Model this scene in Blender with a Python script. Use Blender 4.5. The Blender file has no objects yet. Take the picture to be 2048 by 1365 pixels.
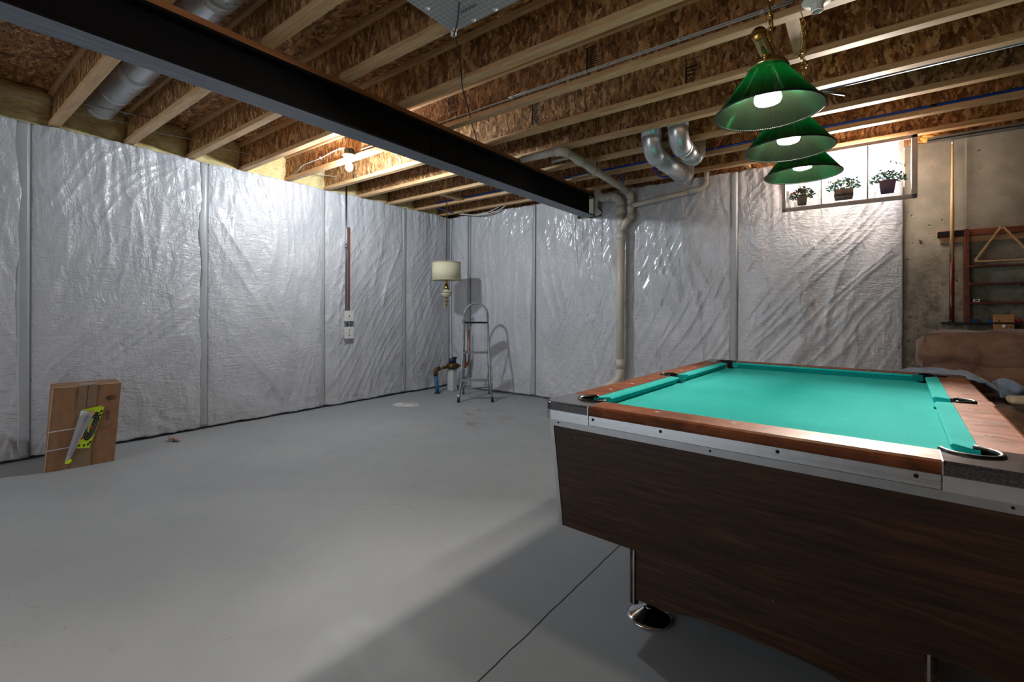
import bpy, bmesh, math, random
from mathutils import Vector, Matrix, noise, Euler

random.seed(7)
S = bpy.context.scene
COL = S.collection
PI = math.pi

# ------------------------------------------------------------------ camera, light, exposure
CAM_H = 1.190
cam_d = bpy.data.cameras.new('camera'); cam = bpy.data.objects.new('camera', cam_d); COL.objects.link(cam)
cam_d.sensor_width = 36.0
cam_d.lens = 36.0 * 929.8 / 2048
cam_d.shift_y = -(682.5 - 622.87) / 2048
cam_d.clip_start = 0.02
cam.location = (0, 0, CAM_H)
cam.rotation_mode = 'XYZ'
cam.matrix_world = Matrix.Translation((0, 0, CAM_H)) @ Matrix.Rotation(.6453, 4, 'Z') @ Matrix.Rotation(PI / 2, 4, 'X') @ Matrix.Rotation(.0033, 4, 'Z')
S.camera = cam

S.view_settings.view_transform = 'Standard'
S.view_settings.look = 'None'
S.view_settings.gamma = 1
S.view_settings.use_curve_mapping = False
S.view_settings.exposure = 0.25

W = bpy.data.worlds.new('world'); S.world = W; W.use_nodes = True
W.node_tree.nodes['Background'].inputs[0].default_value = (.86, .93, 1, 1)
W.node_tree.nodes['Background'].inputs[1].default_value = 2.0

def area_light(name, loc, rot, sx, sy, power, color):
    d = bpy.data.lights.new(name, 'AREA'); d.shape = 'RECTANGLE'; d.size = sx; d.size_y = sy
    d.energy = power; d.color = color
    o = bpy.data.objects.new(name, d); COL.objects.link(o); o.location = loc; o.rotation_euler = rot
    return o
# daylight coming down the window well on the north side
dl = area_light('daylight', (-.08, 5.72, 2.58), (math.radians(-62), 0, 0),   .20, .20, 240, (1, .84, .71))
dl.data.spread = math.radians(90)
BULB_WHITE = (.88, .95, 1.0)
BULB_WARM = (1.0, .84, .66)
E_CEILING = 1400.0      # radiance of the bare ceiling bulbs
E_POOL = 190.0          # radiance of the pool-table bulbs
# ------------------------------------------------------------------ room numbers
XW, YN, ZJ = -5.265, 5.338, 2.685        # blanket face west, blanket face north, underside of joists
XE, YS = 3.4, -3.4
ZSUB = 2.985

# ------------------------------------------------------------------ materials
def lin(c):
    return tuple(((x / 255) / 12.92 if x / 255 <= .04045 else ((x / 255 + .055) / 1.055) ** 2.4) for x in c) + (1,)

class NT:
    def __init__(s, name):
        s.m = bpy.data.materials.new(name); s.m.use_nodes = True
        s.t = s.m.node_tree; s.n = s.t.nodes; s.l = s.t.links
        s.b = s.n['Principled BSDF']; s.out = s.n['Material Output']
        tc = s.n.new('ShaderNodeTexCoord'); s.co = tc.outputs['Object']
        g = s.n.new('ShaderNodeNewGeometry'); s.pos = g.outputs['Position']
    def val(s, inp, v):
        if hasattr(v, 'is_linked') or isinstance(v, bpy.types.NodeSocket): s.l.new(v, inp)
        else: inp.default_value = v
    def mapping(s, scale=(1, 1, 1), rot=(0, 0, 0), src=None):
        n = s.n.new('ShaderNodeMapping'); n.inputs['Scale'].default_value = scale; n.inputs['Rotation'].default_value = rot
        s.l.new(src or s.pos, n.inputs['Vector']); return n.outputs[0]
    def noise(s, vec, scale=5, detail=4, rough=.55, dist=0):
        n = s.n.new('ShaderNodeTexNoise'); s.l.new(vec, n.inputs['Vector'])
        n.inputs['Scale'].default_value = scale; n.inputs['Detail'].default_value = detail
        n.inputs['Roughness'].default_value = rough; n.inputs['Distortion'].default_value = dist
        return n.outputs['Fac']
    def noisec(s, vec, scale=5, detail=2):
        n = s.n.new('ShaderNodeTexNoise'); s.l.new(vec, n.inputs['Vector'])
        n.inputs['Scale'].default_value = scale; n.inputs['Detail'].default_value = detail
        return n.outputs['Color']
    def voronoi(s, vec, scale=5, feature='F1', out='Distance'):
        n = s.n.new('ShaderNodeTexVoronoi'); n.feature = feature; s.l.new(vec, n.inputs['Vector'])
        n.inputs['Scale'].default_value = scale; return n.outputs[out]
    def wave(s, vec, scale=5, dist=2, detail=2, dscale=1, axis='X'):
        n = s.n.new('ShaderNodeTexWave'); n.bands_direction = axis; s.l.new(vec, n.inputs['Vector'])
        n.inputs['Scale'].default_value = scale; n.inputs['Distortion'].default_value = dist
        n.inputs['Detail'].default_value = detail; n.inputs['Detail Scale'].default_value = dscale
        return n.outputs['Fac']
    def ramp(s, fac, stops, interp='LINEAR'):
        n = s.n.new('ShaderNodeValToRGB'); n.color_ramp.interpolation = interp
        e = n.color_ramp.elements
        while len(e) > 1: e.remove(e[0])
        e[0].position = stops[0][0]; e[0].color = stops[0][1]
        for p, c in stops[1:]:
            x = e.new(p); x.color = c
        s.l.new(fac, n.inputs[0]); return n.outputs[0]
    def gray(s, fac, a, b, va=0, vb=1):
        return s.ramp(fac, [(a, (va, va, va, 1)), (b, (vb, vb, vb, 1))])
    def mix(s, fac, a, b, mode='MIX'):
        n = s.n.new('ShaderNodeMix'); n.data_type = 'RGBA'; n.blend_type = mode
        s.val(n.inputs[0], fac); s.val(n.inputs[6], a); s.val(n.inputs[7], b); return n.outputs[2]
    def math(s, op, a, b=0.0, clamp=False):
        n = s.n.new('ShaderNodeMath'); n.operation = op; n.use_clamp = clamp
        s.val(n.inputs[0], a); s.val(n.inputs[1], b); return n.outputs[0]
    def add(s, vec, col, amt):
        n = s.n.new('ShaderNodeVectorMath'); n.operation = 'MULTIPLY_ADD'
        s.l.new(col, n.inputs[0]); n.inputs[1].default_value = (amt,) * 3; s.l.new(vec, n.inputs[2]); return n.outputs[0]
    def sep(s, vec=None):
        n = s.n.new('ShaderNodeSeparateXYZ'); s.l.new(vec or s.pos, n.inputs[0]); return n.outputs
    def color(s, c): s.val(s.b.inputs['Base Color'], c)
    def rough(s, c): s.val(s.b.inputs['Roughness'], c)
    def bump(s, h, strength=.3, dist=.01, prev=None):
        n = s.n.new('ShaderNodeBump'); s.l.new(h, n.inputs['Height'])
        n.inputs['Strength'].default_value = strength; n.inputs['Distance'].default_value = dist
        if prev is not None: s.l.new(prev, n.inputs['Normal'])
        s.l.new(n.outputs[0], s.b.inputs['Normal']); return n.outputs[0]
    def set(s, **k):
        for a, v in k.items(): s.val(s.b.inputs[a.replace('_', ' ')], v)

def simple(name, rgb, rough=.5, metal=0, var=.12, scale=30, bump=0, **k):
    t = NT(name)
    c = lin(rgb)
    d = tuple(x * (1 - var) for x in c[:3]) + (1,); l = tuple(min(1, x * (1 + var)) for x in c[:3]) + (1,)
    f = t.noise(t.co, scale, 4, .6)
    t.color(t.ramp(f, [(.3, d), (.7, l)])); t.set(Roughness=rough, Metallic=metal)
    if bump: t.bump(f, bump, .004)
    for a, v in k.items(): t.set(**{a: v})
    return t.m

def osb(name, stretch, tint=1.0):
    t = NT(name)
    w = t.add(t.pos, t.noisec(t.pos, 14, 3), .045)
    def layer(rot, sc, off):
        v = t.mapping(tuple(a * sc for a in stretch), rot, t.add(w, t.noisec(t.pos, 1.7 + off), .3))
        return t.sep(t.voronoi(v, 1, 'F1', 'Color')), t.voronoi(v, 1, 'F1', 'Distance')
    A = layer((.1, .28, .1), 1.25, 0); B = layer((.3, -.45, .2), 1.9, .3); C = layer((0, .95, -.3), 1.5, .6)
    D = layer((.2, .1, .0), 3.0, .8)
    k = lambda r: tuple(x * tint for x in lin(r)[:3]) + (1,)
    def col(f): return t.ramp(f, [(0, k((70, 44, 25))), (.25, k((112, 74, 42))), (.5, k((150, 104, 62))), (.8, k((184, 138, 90))), (1, k((224, 186, 136)))])
    ca, cb, cc, cd = col(A[0][0]), col(B[0][1]), col(C[0][0]), col(D[0][1])
    c = t.mix(t.gray(A[0][1], .45, .47), ca, cb)
    c = t.mix(t.gray(B[0][0], .72, .74), c, cc)
    c = t.mix(.3, c, cd)
    fine = t.noise(t.mapping(tuple(a * 5 for a in stretch), (0, .3, 0), w), 1.4, 4, .7)
    c = t.mix(.55, c, t.ramp(fine, [(.32, (.40, .34, .28, 1)), (.55, (.95, .92, .9, 1)), (.75, (1.25, 1.2, 1.1, 1))]), 'MULTIPLY')
    dark = t.gray(t.noise(t.mapping(tuple(a * 2.2 for a in stretch), (0, -.4, 0), w), 1.3, 3, .6), .30, .37, .8, 0)
    c = t.mix(dark, c, k((46, 27, 15)))
    t.color(c); t.set(Roughness=.6, Specular_IOR_Level=.35)
    n = t.bump(A[0][2], .35, .003)
    t.bump(fine, .4, .003, n)
    return t.m

def wood(name, dark, light, axis='X', scale=1.0, rough=.55, grain=14, knots=True, spec=.4, coat=0):
    t = NT(name)
    st = {'X': (.6, 8, 8), 'Y': (8, .6, 8), 'Z': (8, 8, .6)}[axis]
    st = tuple(a * scale for a in st)
    v = t.mapping(st, (0, 0, 0), t.add(t.pos, t.noisec(t.pos, 2.0), .06))
    n1 = t.noise(v, grain * .35, 5, .6, .8)
    n2 = t.noise(t.mapping(tuple(a * 4 for a in st)), grain, 3, .6)
    c = t.ramp(n1, [(.25, lin(dark)), (.5, tuple((a + b) / 2 for a, b in zip(lin(dark), lin(light)))), (.72, lin(light))])
    c = t.mix(.30, c, t.ramp(n2, [(.35, (.45, .4, .35, 1)), (.65, (1, 1, 1, 1))]), 'MULTIPLY')
    if knots:
        kn = t.voronoi(t.mapping({'X': (1.2, 9, 9), 'Y': (9, 1.2, 9), 'Z': (9, 9, 1.2)}[axis]), .9)
        c = t.mix(t.gray(kn, .05, .11, .75, 0), c, lin(tuple(int(x * .5) for x in dark)))
    t.color(c); t.set(Roughness=rough, Specular_IOR_Level=spec)
    if coat: t.set(Coat_Weight=coat, Coat_Roughness=.12)
    t.bump(n1, .15, .002)
    return t.m

def brushed(name, rgb, rough=.3, metal=1, scale=40):
    t = NT(name)
    f = t.noise(t.co, scale, 3, .5); c = lin(rgb)
    t.color(t.ramp(f, [(.3, tuple(x * .93 for x in c[:3]) + (1,)), (.7, c)]))
    t.rough(t.gray(f, .3, .7, rough * .9, min(1, rough * 1.12))); t.set(Metallic=metal)
    return t.m

M = {}
M['osb'] = osb('osb_web', (26, 26, 8), 1.12)
M['osb_deck'] = osb('osb_deck', (8, 26, 26), 1.3)
M['pine'] = wood('pine_flange', (180, 136, 92), (224, 190, 144), 'X')
M['pine_y'] = wood('pine_block', (168, 124, 78), (214, 178, 128), 'Y')
M['plate'] = wood('orange_pine_plate', (136, 84, 48), (176, 118, 74), 'Y', knots=False)
M['walnut'] = None

def m_blanket():
    t = NT('white_poly_facing')
    p = t.pos
    w = t.add(p, t.noisec(p, 3.2, 2), .16)
    big = t.noise(t.mapping((3.2, 3.2, 1.1), (.45, .45, 0), w), 2.2, 4, .6, .5)
    dia = t.noise(t.mapping((7, 7, 1.6), (-.6, -.6, 0), w), 1.6, 3, .55, .4)
    hor = t.noise(t.mapping((7, 7, 34), (.05, .05, 0), w), 1.3, 4, .6, .4)
    fin = t.noise(t.mapping((24, 24, 40), (0, 0, 0), w), 1.6, 3, .6)
    n = t.bump(big, .5, .05)
    n = t.bump(dia, .5, .032, n)
    n = t.bump(hor, .6, .014, n)
    n = t.bump(fin, .7, .0062, n)
    t.color(t.ramp(t.noise(p, 1.5, 4), [(.3, lin((184, 186, 192))), (.7, lin((200, 202, 208)))]))
    t.set(Roughness=.26, Specular_IOR_Level=.6, Coat_Weight=.5, Coat_Roughness=.15)
    return t.m
M['poly'] = m_blanket()
M['seam'] = simple('clear_seam_tape', (166, 170, 173), .35, 0, .05, 8, .1)

def m_floor():
    t = NT('grey_painted_concrete_floor')
    p = t.pos
    c = t.ramp(t.noise(p, 1.1, 6, .6), [(.3, lin((148, 155, 160))), (.7, lin((162, 168, 172)))])
    c = t.mix(t.gray(t.noise(p, 26, 4, .7), .62, .72, 0, .25), c, lin((140, 144, 145)))
    x, y, z = t.sep(p)
    # the saw-cut control joint
    wob = t.math('MULTIPLY', t.noise(t.mapping((0, 3, 0)), 2, 2), .012)
    d = t.math('ABSOLUTE', t.math('SUBTRACT', t.math('ADD', x, wob), -.975))
    j = t.math('LESS_THAN', d, .0032)
    c = t.mix(j, c, lin((38, 40, 42)))
    # rusty marks near the ladder, thin loops of old stains
    st = t.noise(t.mapping((1.6, 3.2, 1), (0, 0, .7)), 1.7, 4, .65)
    dv = t.n.new('ShaderNodeVectorMath'); dv.operation = 'DISTANCE'; t.l.new(p, dv.inputs[0]); dv.inputs[1].default_value = (-3.6, 4.1, 0)
    near = t.gray(dv.outputs['Value'], .25, 1.5, 1, 0)
    c = t.mix(t.math('MULTIPLY', t.math('MULTIPLY', t.gray(st, .56, .68), near), .75), c, lin((118, 104, 82)))
    spots = t.voronoi(p, 7)
    c = t.mix(t.gray(spots, .012, .026, .7, 0), c, lin((86, 84, 80)))
    hair = t.noise(t.mapping((1, 1, 1)), 2.3, 2, .5, 1.5)
    ring = t.math('LESS_THAN', t.math('ABSOLUTE', t.math('SUBTRACT', hair, .5)), .0022)
    msk = t.gray(t.noise(p, .9, 2), .56, .62, 0, .35)
    c = t.mix(t.math('MULTIPLY', ring, msk), c, lin((112, 110, 100)))
    t.color(c); t.set(Specular_IOR_Level=.35)
    t.rough(t.gray(t.noise(p, 5, 4), .3, .7, .42, .58))
    n = t.bump(t.noise(p, 60, 4, .7), .12, .003)
    n = t.bump(j, 1.0, -.004, n)
    return t.m
M['floor'] = m_floor()

def m_concrete():
    t = NT('poured_concrete_wall')
    p = t.pos
    c = t.ramp(t.noise(p, 2.2, 7, .62), [(.28, lin((94, 88, 76))), (.5, lin((130, 122, 108))), (.72, lin((160, 152, 138)))])
    streak = t.noise(t.mapping((5, 5, .5)), 1.3, 4, .6)
    c = t.mix(t.gray(streak, .5, .72, 0, .45), c, lin((112, 98, 72)))
    x, y, z = t.sep(p)
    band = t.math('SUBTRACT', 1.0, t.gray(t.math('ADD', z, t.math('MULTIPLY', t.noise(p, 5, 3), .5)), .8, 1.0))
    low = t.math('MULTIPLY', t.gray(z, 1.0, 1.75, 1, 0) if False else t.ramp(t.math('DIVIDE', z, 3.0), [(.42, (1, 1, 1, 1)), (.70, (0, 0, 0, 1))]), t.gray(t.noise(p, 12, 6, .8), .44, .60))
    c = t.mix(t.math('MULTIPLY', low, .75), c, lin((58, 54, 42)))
    pits = t.voronoi(p, 12)
    pit = t.gray(pits, .06, .14, 1, 0)
    pm = t.math('MULTIPLY', pit, t.gray(t.noise(p, 6, 2), .45, .52))
    c = t.mix(t.math('MULTIPLY', pm, .8), c, lin((56, 52, 46)))
    line = t.math('LESS_THAN', t.math('ABSOLUTE', t.math('SUBTRACT', x, .688)), .006)
    c = t.mix(t.math('MULTIPLY', line, .6), c, lin((176, 170, 156)))
    t.color(c); t.set(Roughness=.62, Specular_IOR_Level=.4)
    n = t.bump(t.noise(p, 45, 6, .7), .35, .006)
    n = t.bump(pm, .8, -.008, n)
    n = t.bump(line, .8, .006, n)
    return t.m
M['concrete'] = m_concrete()

def m_steel():
    t = NT('black_painted_steel')
    p = t.pos
    s = t.noise(t.mapping((1, .25, 2)), 3, 6, .7)
    c = t.ramp(s, [(.3, lin((9, 9, 11))), (.75, lin((20, 21, 24)))])
    chip = t.gray(t.noise(t.mapping((6, 3, 6)), 5, 5, .8), .68, .71)
    c = t.mix(t.math('MULTIPLY', chip, .5), c, lin((90, 88, 88)))
    t.color(c); t.set(Roughness=.45, Specular_IOR_Level=.15)
    t.bump(t.noise(t.mapping((8, 1.5, 8)), 6, 5, .7), .25, .003)
    return t.m
M['steel'] = m_steel()
def m_steel_under():
    t = NT('grey_steel_flange')
    s = t.noise(t.mapping((14, 1.2, 4)), 3, 6, .7)
    c = t.ramp(s, [(.3, lin((92, 99, 110))), (.7, lin((124, 132, 146)))])
    chip = t.gray(t.noise(t.mapping((8, 5, 8)), 5, 5, .8), .64, .67)
    c = t.mix(chip, c, lin((14, 15, 17)))
    t.color(c); t.set(Roughness=.45)
    return t.m
M['steel_under'] = m_steel_under()

def m_laminate():
    t = NT('dark_walnut_laminate')
    w = t.add(t.co, t.noisec(t.mapping((1.4, 1.4, 5), src=t.co), 2.0), .05)
    v = t.mapping((1.6, 9, 30), (0, .03, 0), w)
    n1 = t.noise(v, 1.5, 6, .62, 1.2)
    n2 = t.noise(t.mapping((6, 40, 150), (0, .03, 0), w), 1.3, 3, .6)
    c = t.ramp(n1, [(.3, lin((34, 20, 12))), (.5, lin((60, 37, 22))), (.7, lin((82, 52, 31)))])
    c = t.mix(.55, c, t.ramp(n2, [(.35, (.35, .3, .28, 1)), (.62, (1, 1, 1, 1))]), 'MULTIPLY')
    sp = t.gray(t.voronoi(t.co, 9), .012, .02, .9, 0)
    sp = t.math('MULTIPLY', sp, t.gray(t.noise(t.co, 3, 2), .56, .6))
    c = t.mix(sp, c, lin((176, 150, 120)))
    t.color(c); t.set(Roughness=.36, Specular_IOR_Level=.35)
    t.bump(n2, .08, .001)
    return t.m
M['laminate'] = m_laminate()
def m_rail():
    t = NT('worn_walnut_rail')
    w = t.add(t.co, t.noisec(t.co, 3.0), .06)
    n1 = t.noise(t.mapping((6, 6, 6), (0, 0, 0), w), 1.3, 6, .65, .8)
    c = t.ramp(n1, [(.3, lin((82, 44, 26))), (.55, lin((122, 68, 40))), (.75, lin((146, 92, 64)))])
    t.color(c); t.set(Specular_IOR_Level=.14)
    t.rough(t.gray(t.noise(t.mapping((4, 11, 4), (0, 0, .3), w), 1.6, 5, .7), .35, .65, .38, .60))
    t.bump(t.noise(t.co, 24, 5, .7), .14, .003)
    return t.m
M['rail'] = m_rail()
M['cap'] = None
def m_cap():
    t = NT('speckled_grey_corner_cap')
    f = t.noise(t.co, 160, 2, .6)
    c = t.ramp(f, [(.35, lin((50, 44, 46))), (.55, lin((70, 64, 68))), (.75, lin((96, 90, 96)))])
    t.color(c); t.set(Roughness=.2, Specular_IOR_Level=.6); t.bump(t.noise(t.co, 40, 4), .2, .002)
    return t.m
M['cap'] = m_cap()
def m_felt():
    t = NT('teal_billiard_cloth')
    c = t.ramp(t.noise(t.co, 260, 3, .8), [(.3, lin((4, 146, 146))), (.7, lin((14, 178, 178)))])
    c = t.mix(t.gray(t.noise(t.co, 4, 5, .7), .45, .75, 0, .35), c, lin((50, 192, 192)))
    sp = t.gray(t.voronoi(t.co, 6), .01, .03, .6, 0)
    c = t.mix(t.math('MULTIPLY', sp, t.gray(t.noise(t.co, 2, 2), .55, .6)), c, lin((180, 210, 200)))
    t.color(c); t.set(Roughness=.95, Specular_IOR_Level=.1, Sheen_Weight=.05, Sheen_Roughness=.5)
    t.bump(t.noise(t.co, 400, 2), .25, .001)
    return t.m
M['felt'] = m_felt()
M['alu'] = brushed('anodised_aluminium_trim', (186, 188, 192), .32)
M['chrome'] = brushed('polished_chrome', (206, 208, 212), .1)
M['galv'] = brushed('galvanised_sheet', (226, 231, 238), .27, .6, 2.5)
M['galv_band'] = simple('foil_tape_band', (196, 198, 198), .4, .4)
M['brass'] = brushed('antique_brass', (186, 150, 82), .22)
M['brass_pale'] = brushed('polished_brass', (196, 176, 124), .14)
M['pvc'] = simple('white_pvc', (206, 198, 184), .35, 0, .06, 6)
M['pvc_print'] = simple('printed_pipe_text', (72, 68, 64), .5)
M['pex_blue'] = simple('blue_pex', (28, 78, 178), .3, 0, .1)
M['pex_red'] = simple('red_pex', (178, 34, 30), .3, 0, .1)
M['black'] = simple('black_plastic', (16, 15, 16), .3)
M['rubber'] = simple('black_rubber', (22, 20, 22), .35)
M['dark'] = simple('dark_hole', (6, 6, 6), .9)
M['cable_white'] = simple('white_cable_jacket', (196, 196, 192), .45)
M['white_plastic'] = simple('white_plastic', (214, 214, 210), .35, 0, .05)
M['porcelain'] = simple('white_porcelain', (226, 228, 226), .2, 0, .04)
M['blue_box'] = simple('blue_junction_box', (20, 84, 168), .4)
M['dark_box'] = simple('dark_junction_box', (34, 42, 46), .45)
M['card'] = None
def m_card():
    t = NT('brown_corrugated_cardboard')
    f = t.noise(t.mapping((5, 14, 5)), 2, 4, .6)
    c = t.ramp(f, [(.3, lin((132, 94, 64))), (.7, lin((150, 108, 76)))])
    t.color(c); t.set(Roughness=.7)
    t.bump(t.noise(t.co, 5, 3), .15, .004)
    return t.m
M['card'] = m_card()
M['tape'] = simple('brown_packing_tape', (134, 110, 88), .12, 0, .1, 12, .3)
M['ink'] = simple('black_ink', (40, 30, 24), .7)
M['neon'] = simple('neon_yellow_paper', (196, 222, 24), .6, 0, .04)
M['paper'] = simple('white_paper', (206, 206, 214), .7, 0, .03)
M['target_black'] = simple('target_black', (18, 20, 20), .5)
M['target_red'] = simple('target_red', (206, 44, 30), .6)
M['target_line'] = simple('target_line', (150, 160, 150), .6)
def m_foam():
    t = NT('pale_yellow_spray_foam')
    f = t.noise(t.mapping((3, 3, 9)), 6, 6, .65)
    t.color(t.ramp(f, [(.3, lin((200, 176, 116))), (.7, lin((236, 222, 168)))])); t.set(Roughness=.85)
    t.bump(f, .7, .02)
    return t.m
M['foam'] = m_foam()
M['foam_orange'] = simple('amber_expanding_foam', (206, 150, 70), .5, 0, .35, 40, .5)
M['ladder'] = None
def m_ladder():
    t = NT('paint_spattered_aluminium')
    c = t.ramp(t.noise(t.co, 12, 4), [(.3, lin((116, 122, 126))), (.7, lin((156, 161, 165)))])
    c = t.mix(t.gray(t.noise(t.co, 55, 4, .8), .62, .65), c, lin((206, 206, 200)))
    t.color(c); t.set(Metallic=.3, Roughness=.42)
    return t.m
M['ladder'] = m_ladder()
M['shade'] = None
def m_linen():
    t = NT('cream_linen_shade')
    f = t.noise(t.mapping((300, 300, 40), src=t.co), 1, 2); g = t.noise(t.mapping((30, 30, 300), src=t.co), 1, 2)
    c = t.mix(.5, t.ramp(f, [(.3, lin((196, 190, 160))), (.7, lin((222, 216, 188)))]), t.ramp(g, [(.3, lin((196, 190, 160))), (.7, lin((222, 216, 188)))]))
    t.color(c); t.set(Roughness=.8); return t.m
M['linen'] = m_linen()
M['linen_trim'] = simple('cream_shade_trim', (176, 166, 128), .6)
M['ceramic'] = simple('cream_painted_ceramic', (206, 200, 176), .2, 0, .15, 30)
def m_suede(name, dark, light):
    t = NT(name)
    f = t.noise(t.co, 5, 6, .65, .4)
    c = t.ramp(f, [(.3, lin(dark)), (.7, lin(light))])
    t.color(c); t.set(Roughness=.9, Sheen_Weight=.35, Sheen_Roughness=.4, Specular_IOR_Level=.15)
    t.bump(t.noise(t.co, 9, 5, .6), .4, .02)
    return t.m
M['suede'] = m_suede('brown_microsuede', (98, 72, 60), (150, 116, 98))
M['throw'] = m_suede('blue_grey_fleece', (100, 118, 144), (138, 156, 182))
M['beige'] = m_suede('beige_cloth', (176, 160, 134), (198, 184, 156))
M['rackwood'] = wood('red_brown_rack_wood', (74, 34, 24), (118, 62, 42), 'X', 1, .4, 14, False)
M['batten'] = wood('pale_pine_batten', (160, 120, 84), (196, 158, 118), 'X', 1, .5, 14, False)
M['maple'] = wood('maple_cue_shaft', (196, 158, 108), (222, 188, 140), 'Z', 1, .25, 14, False)
M['cue_butt'] = wood('dark_cue_butt', (60, 24, 16), (104, 46, 30), 'Z', 1, .15, 14, False)
M['blockwood'] = wood('oak_block', (166, 116, 64), (200, 150, 94), 'X', 2, .5, 14, False)
M['chalk'] = simple('blue_chalk', (24, 62, 112), .9)
M['redball'] = simple('red_ball', (156, 26, 52), .15)
M['pinkrag'] = simple('pink_rag', (170, 96, 92), .9, 0, .3)
M['meter_brass'] = simple('tarnished_bronze', (84, 62, 32), .45, .6, .35, 30, .3)
M['copper'] = simple('copper_pipe', (150, 84, 56), .35, .8)
M['navy'] = simple('navy_plastic', (22, 26, 74), .4)
M['poly_blue'] = simple('blue_service_pipe', (34, 92, 132), .45)
M['greyplastic'] = simple('pale_grey_post', (190, 200, 196), .5, 0, .08)
M['conduit'] = brushed('steel_conduit', (150, 158, 166), .35)
M['redboard'] = wood('reddish_stud_edge', (92, 52, 44), (136, 86, 74), 'Z', 2, .7, 14, False)
M['pinkfoam'] = simple('pink_foam_scrap', (186, 150, 146), .9, 0, .2)
M['grey_frame'] = wood('grey_stained_frame', (186, 176, 174), (212, 202, 200), 'X', 1, .45, 14, False)
M['lead'] = simple('grey_lead_strip', (150, 152, 156), .4, .3)
M['leaf'] = simple('painted_green_leaf', (44, 74, 58), .5, 0, .3, 60)
M['leaf_blue'] = simple('painted_bluegreen_leaf', (86, 122, 130), .5, 0, .3, 60)
M['leaf_yellow'] = simple('painted_yellow_leaf', (122, 128, 62), .5, 0, .3, 60)
M['flower_red'] = simple('painted_red_flower', (170, 62, 62), .5)
M['flower_pink'] = simple('painted_pink_flower', (206, 70, 130), .5)
M['flower_cream'] = simple('painted_cream_flower', (196, 160, 120), .5)
M['pot_purple'] = simple('painted_purple_pot', (96, 80, 112), .4, 0, .45, 14)
M['pot_grey'] = simple('painted_grey_pot', (128, 118, 112), .4, 0, .4, 14)
M['stamp'] = simple('black_grade_stamp_ink', (26, 20, 16), .8)
M['grass'] = simple('outdoor_ground', (96, 104, 72), .9, 0, .4)
M['sash'] = simple('white_vinyl_window_frame', (220, 222, 224), .35)
M['well'] = simple('corrugated_steel_well', (160, 164, 166), .5, .4)

def m_glass(name, color=(1, 1, 1, 1), ior=1.45):
    t = NT(name); t.n.remove(t.b)
    tr = t.n.new('ShaderNodeBsdfTransparent'); tr.inputs[0].default_value = color
    g = t.n.new('ShaderNodeBsdfGlossy'); g.inputs['Roughness'].default_value = .03
    f = t.n.new('ShaderNodeFresnel'); f.inputs[0].default_value = ior
    mx = t.n.new('ShaderNodeMixShader'); t.l.new(f.outputs[0], mx.inputs[0]); t.l.new(tr.outputs[0], mx.inputs[1]); t.l.new(g.outputs[0], mx.inputs[2])
    t.l.new(mx.outputs[0], t.out.inputs[0]); return t.m
M['glass'] = m_glass('clear_pane')
M['acrylic'] = m_glass('clear_acrylic', (.95, .96, .97, 1), 1.12)
def m_greenshade():
    t = NT('ribbed_green_acrylic'); t.n.remove(t.b)
    tr = t.n.new('ShaderNodeBsdfTransparent'); tr.inputs[0].default_value = (.02, .17, .09, 1)
    tl = t.n.new('ShaderNodeBsdfTranslucent'); tl.inputs[0].default_value = (.003, .24, .10, 1)
    df = t.n.new('ShaderNodeBsdfDiffuse'); df.inputs[0].default_value = (.013, .013, .010, 1)
    gg = t.n.new('ShaderNodeBsdfGlossy'); gg.inputs['Roughness'].default_value = .16; gg.inputs[0].default_value = (.01, .55, .24, 1)
    gl = t.n.new('ShaderNodeBsdfGlossy'); gl.inputs['Roughness'].default_value = .12; gl.inputs[0].default_value = (.8, .8, .78, 1)
    def mx(f, p, q):
        m = t.n.new('ShaderNodeMixShader')
        if isinstance(f, float): m.inputs[0].default_value = f
        else: t.l.new(f, m.inputs[0])
        t.l.new(p, m.inputs[1]); t.l.new(q, m.inputs[2]); return m.outputs[0]
    a = mx(.42, tr.outputs[0], tl.outputs[0])
    b = mx(.38, a, df.outputs[0])
    b = mx(.22, b, gg.outputs[0])
    f = t.n.new('ShaderNodeFresnel'); f.inputs[0].default_value = 1.5
    t.l.new(mx(f.outputs[0], b, gl.outputs[0]), t.out.inputs[0]); return t.m
M['greenshade'] = m_greenshade()
def m_emit(name, color, strength):
    t = NT(name); t.n.remove(t.b)
    e = t.n.new('ShaderNodeEmission'); e.inputs[0].default_value = tuple(color) + (1,); e.inputs[1].default_value = strength
    t.l.new(e.outputs[0], t.out.inputs[0]); return t.m
M['bulb_white'] = m_emit('lit_white_bulb', BULB_WHITE, E_CEILING)
M['bulb_warm'] = m_emit('lit_warm_bulb', BULB_WARM, E_POOL)
def m_foil():
    t = NT('silver_gridded_foil_facing')
    v = t.mapping((1, 1, 1), (0, 0, .0))
    x, y, z = t.sep(v)
    def grid(a):
        fr = t.math('FRACT', t.math('MULTIPLY', a, 1 / .028)); return t.math('LESS_THAN', fr, .09)
    g = t.math('MAXIMUM', grid(x), grid(y))
    c = t.mix(t.math('MULTIPLY', g, .8), lin((176, 178, 178)), lin((92, 96, 100)))
    t.color(c); t.set(Roughness=.35, Metallic=.35)
    t.bump(t.noise(t.pos, 7, 3), .3, .01)
    return t.m
M['foil'] = m_foil()
M['foil_ink'] = simple('grey_blue_print', (84, 98, 122), .6)

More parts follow.
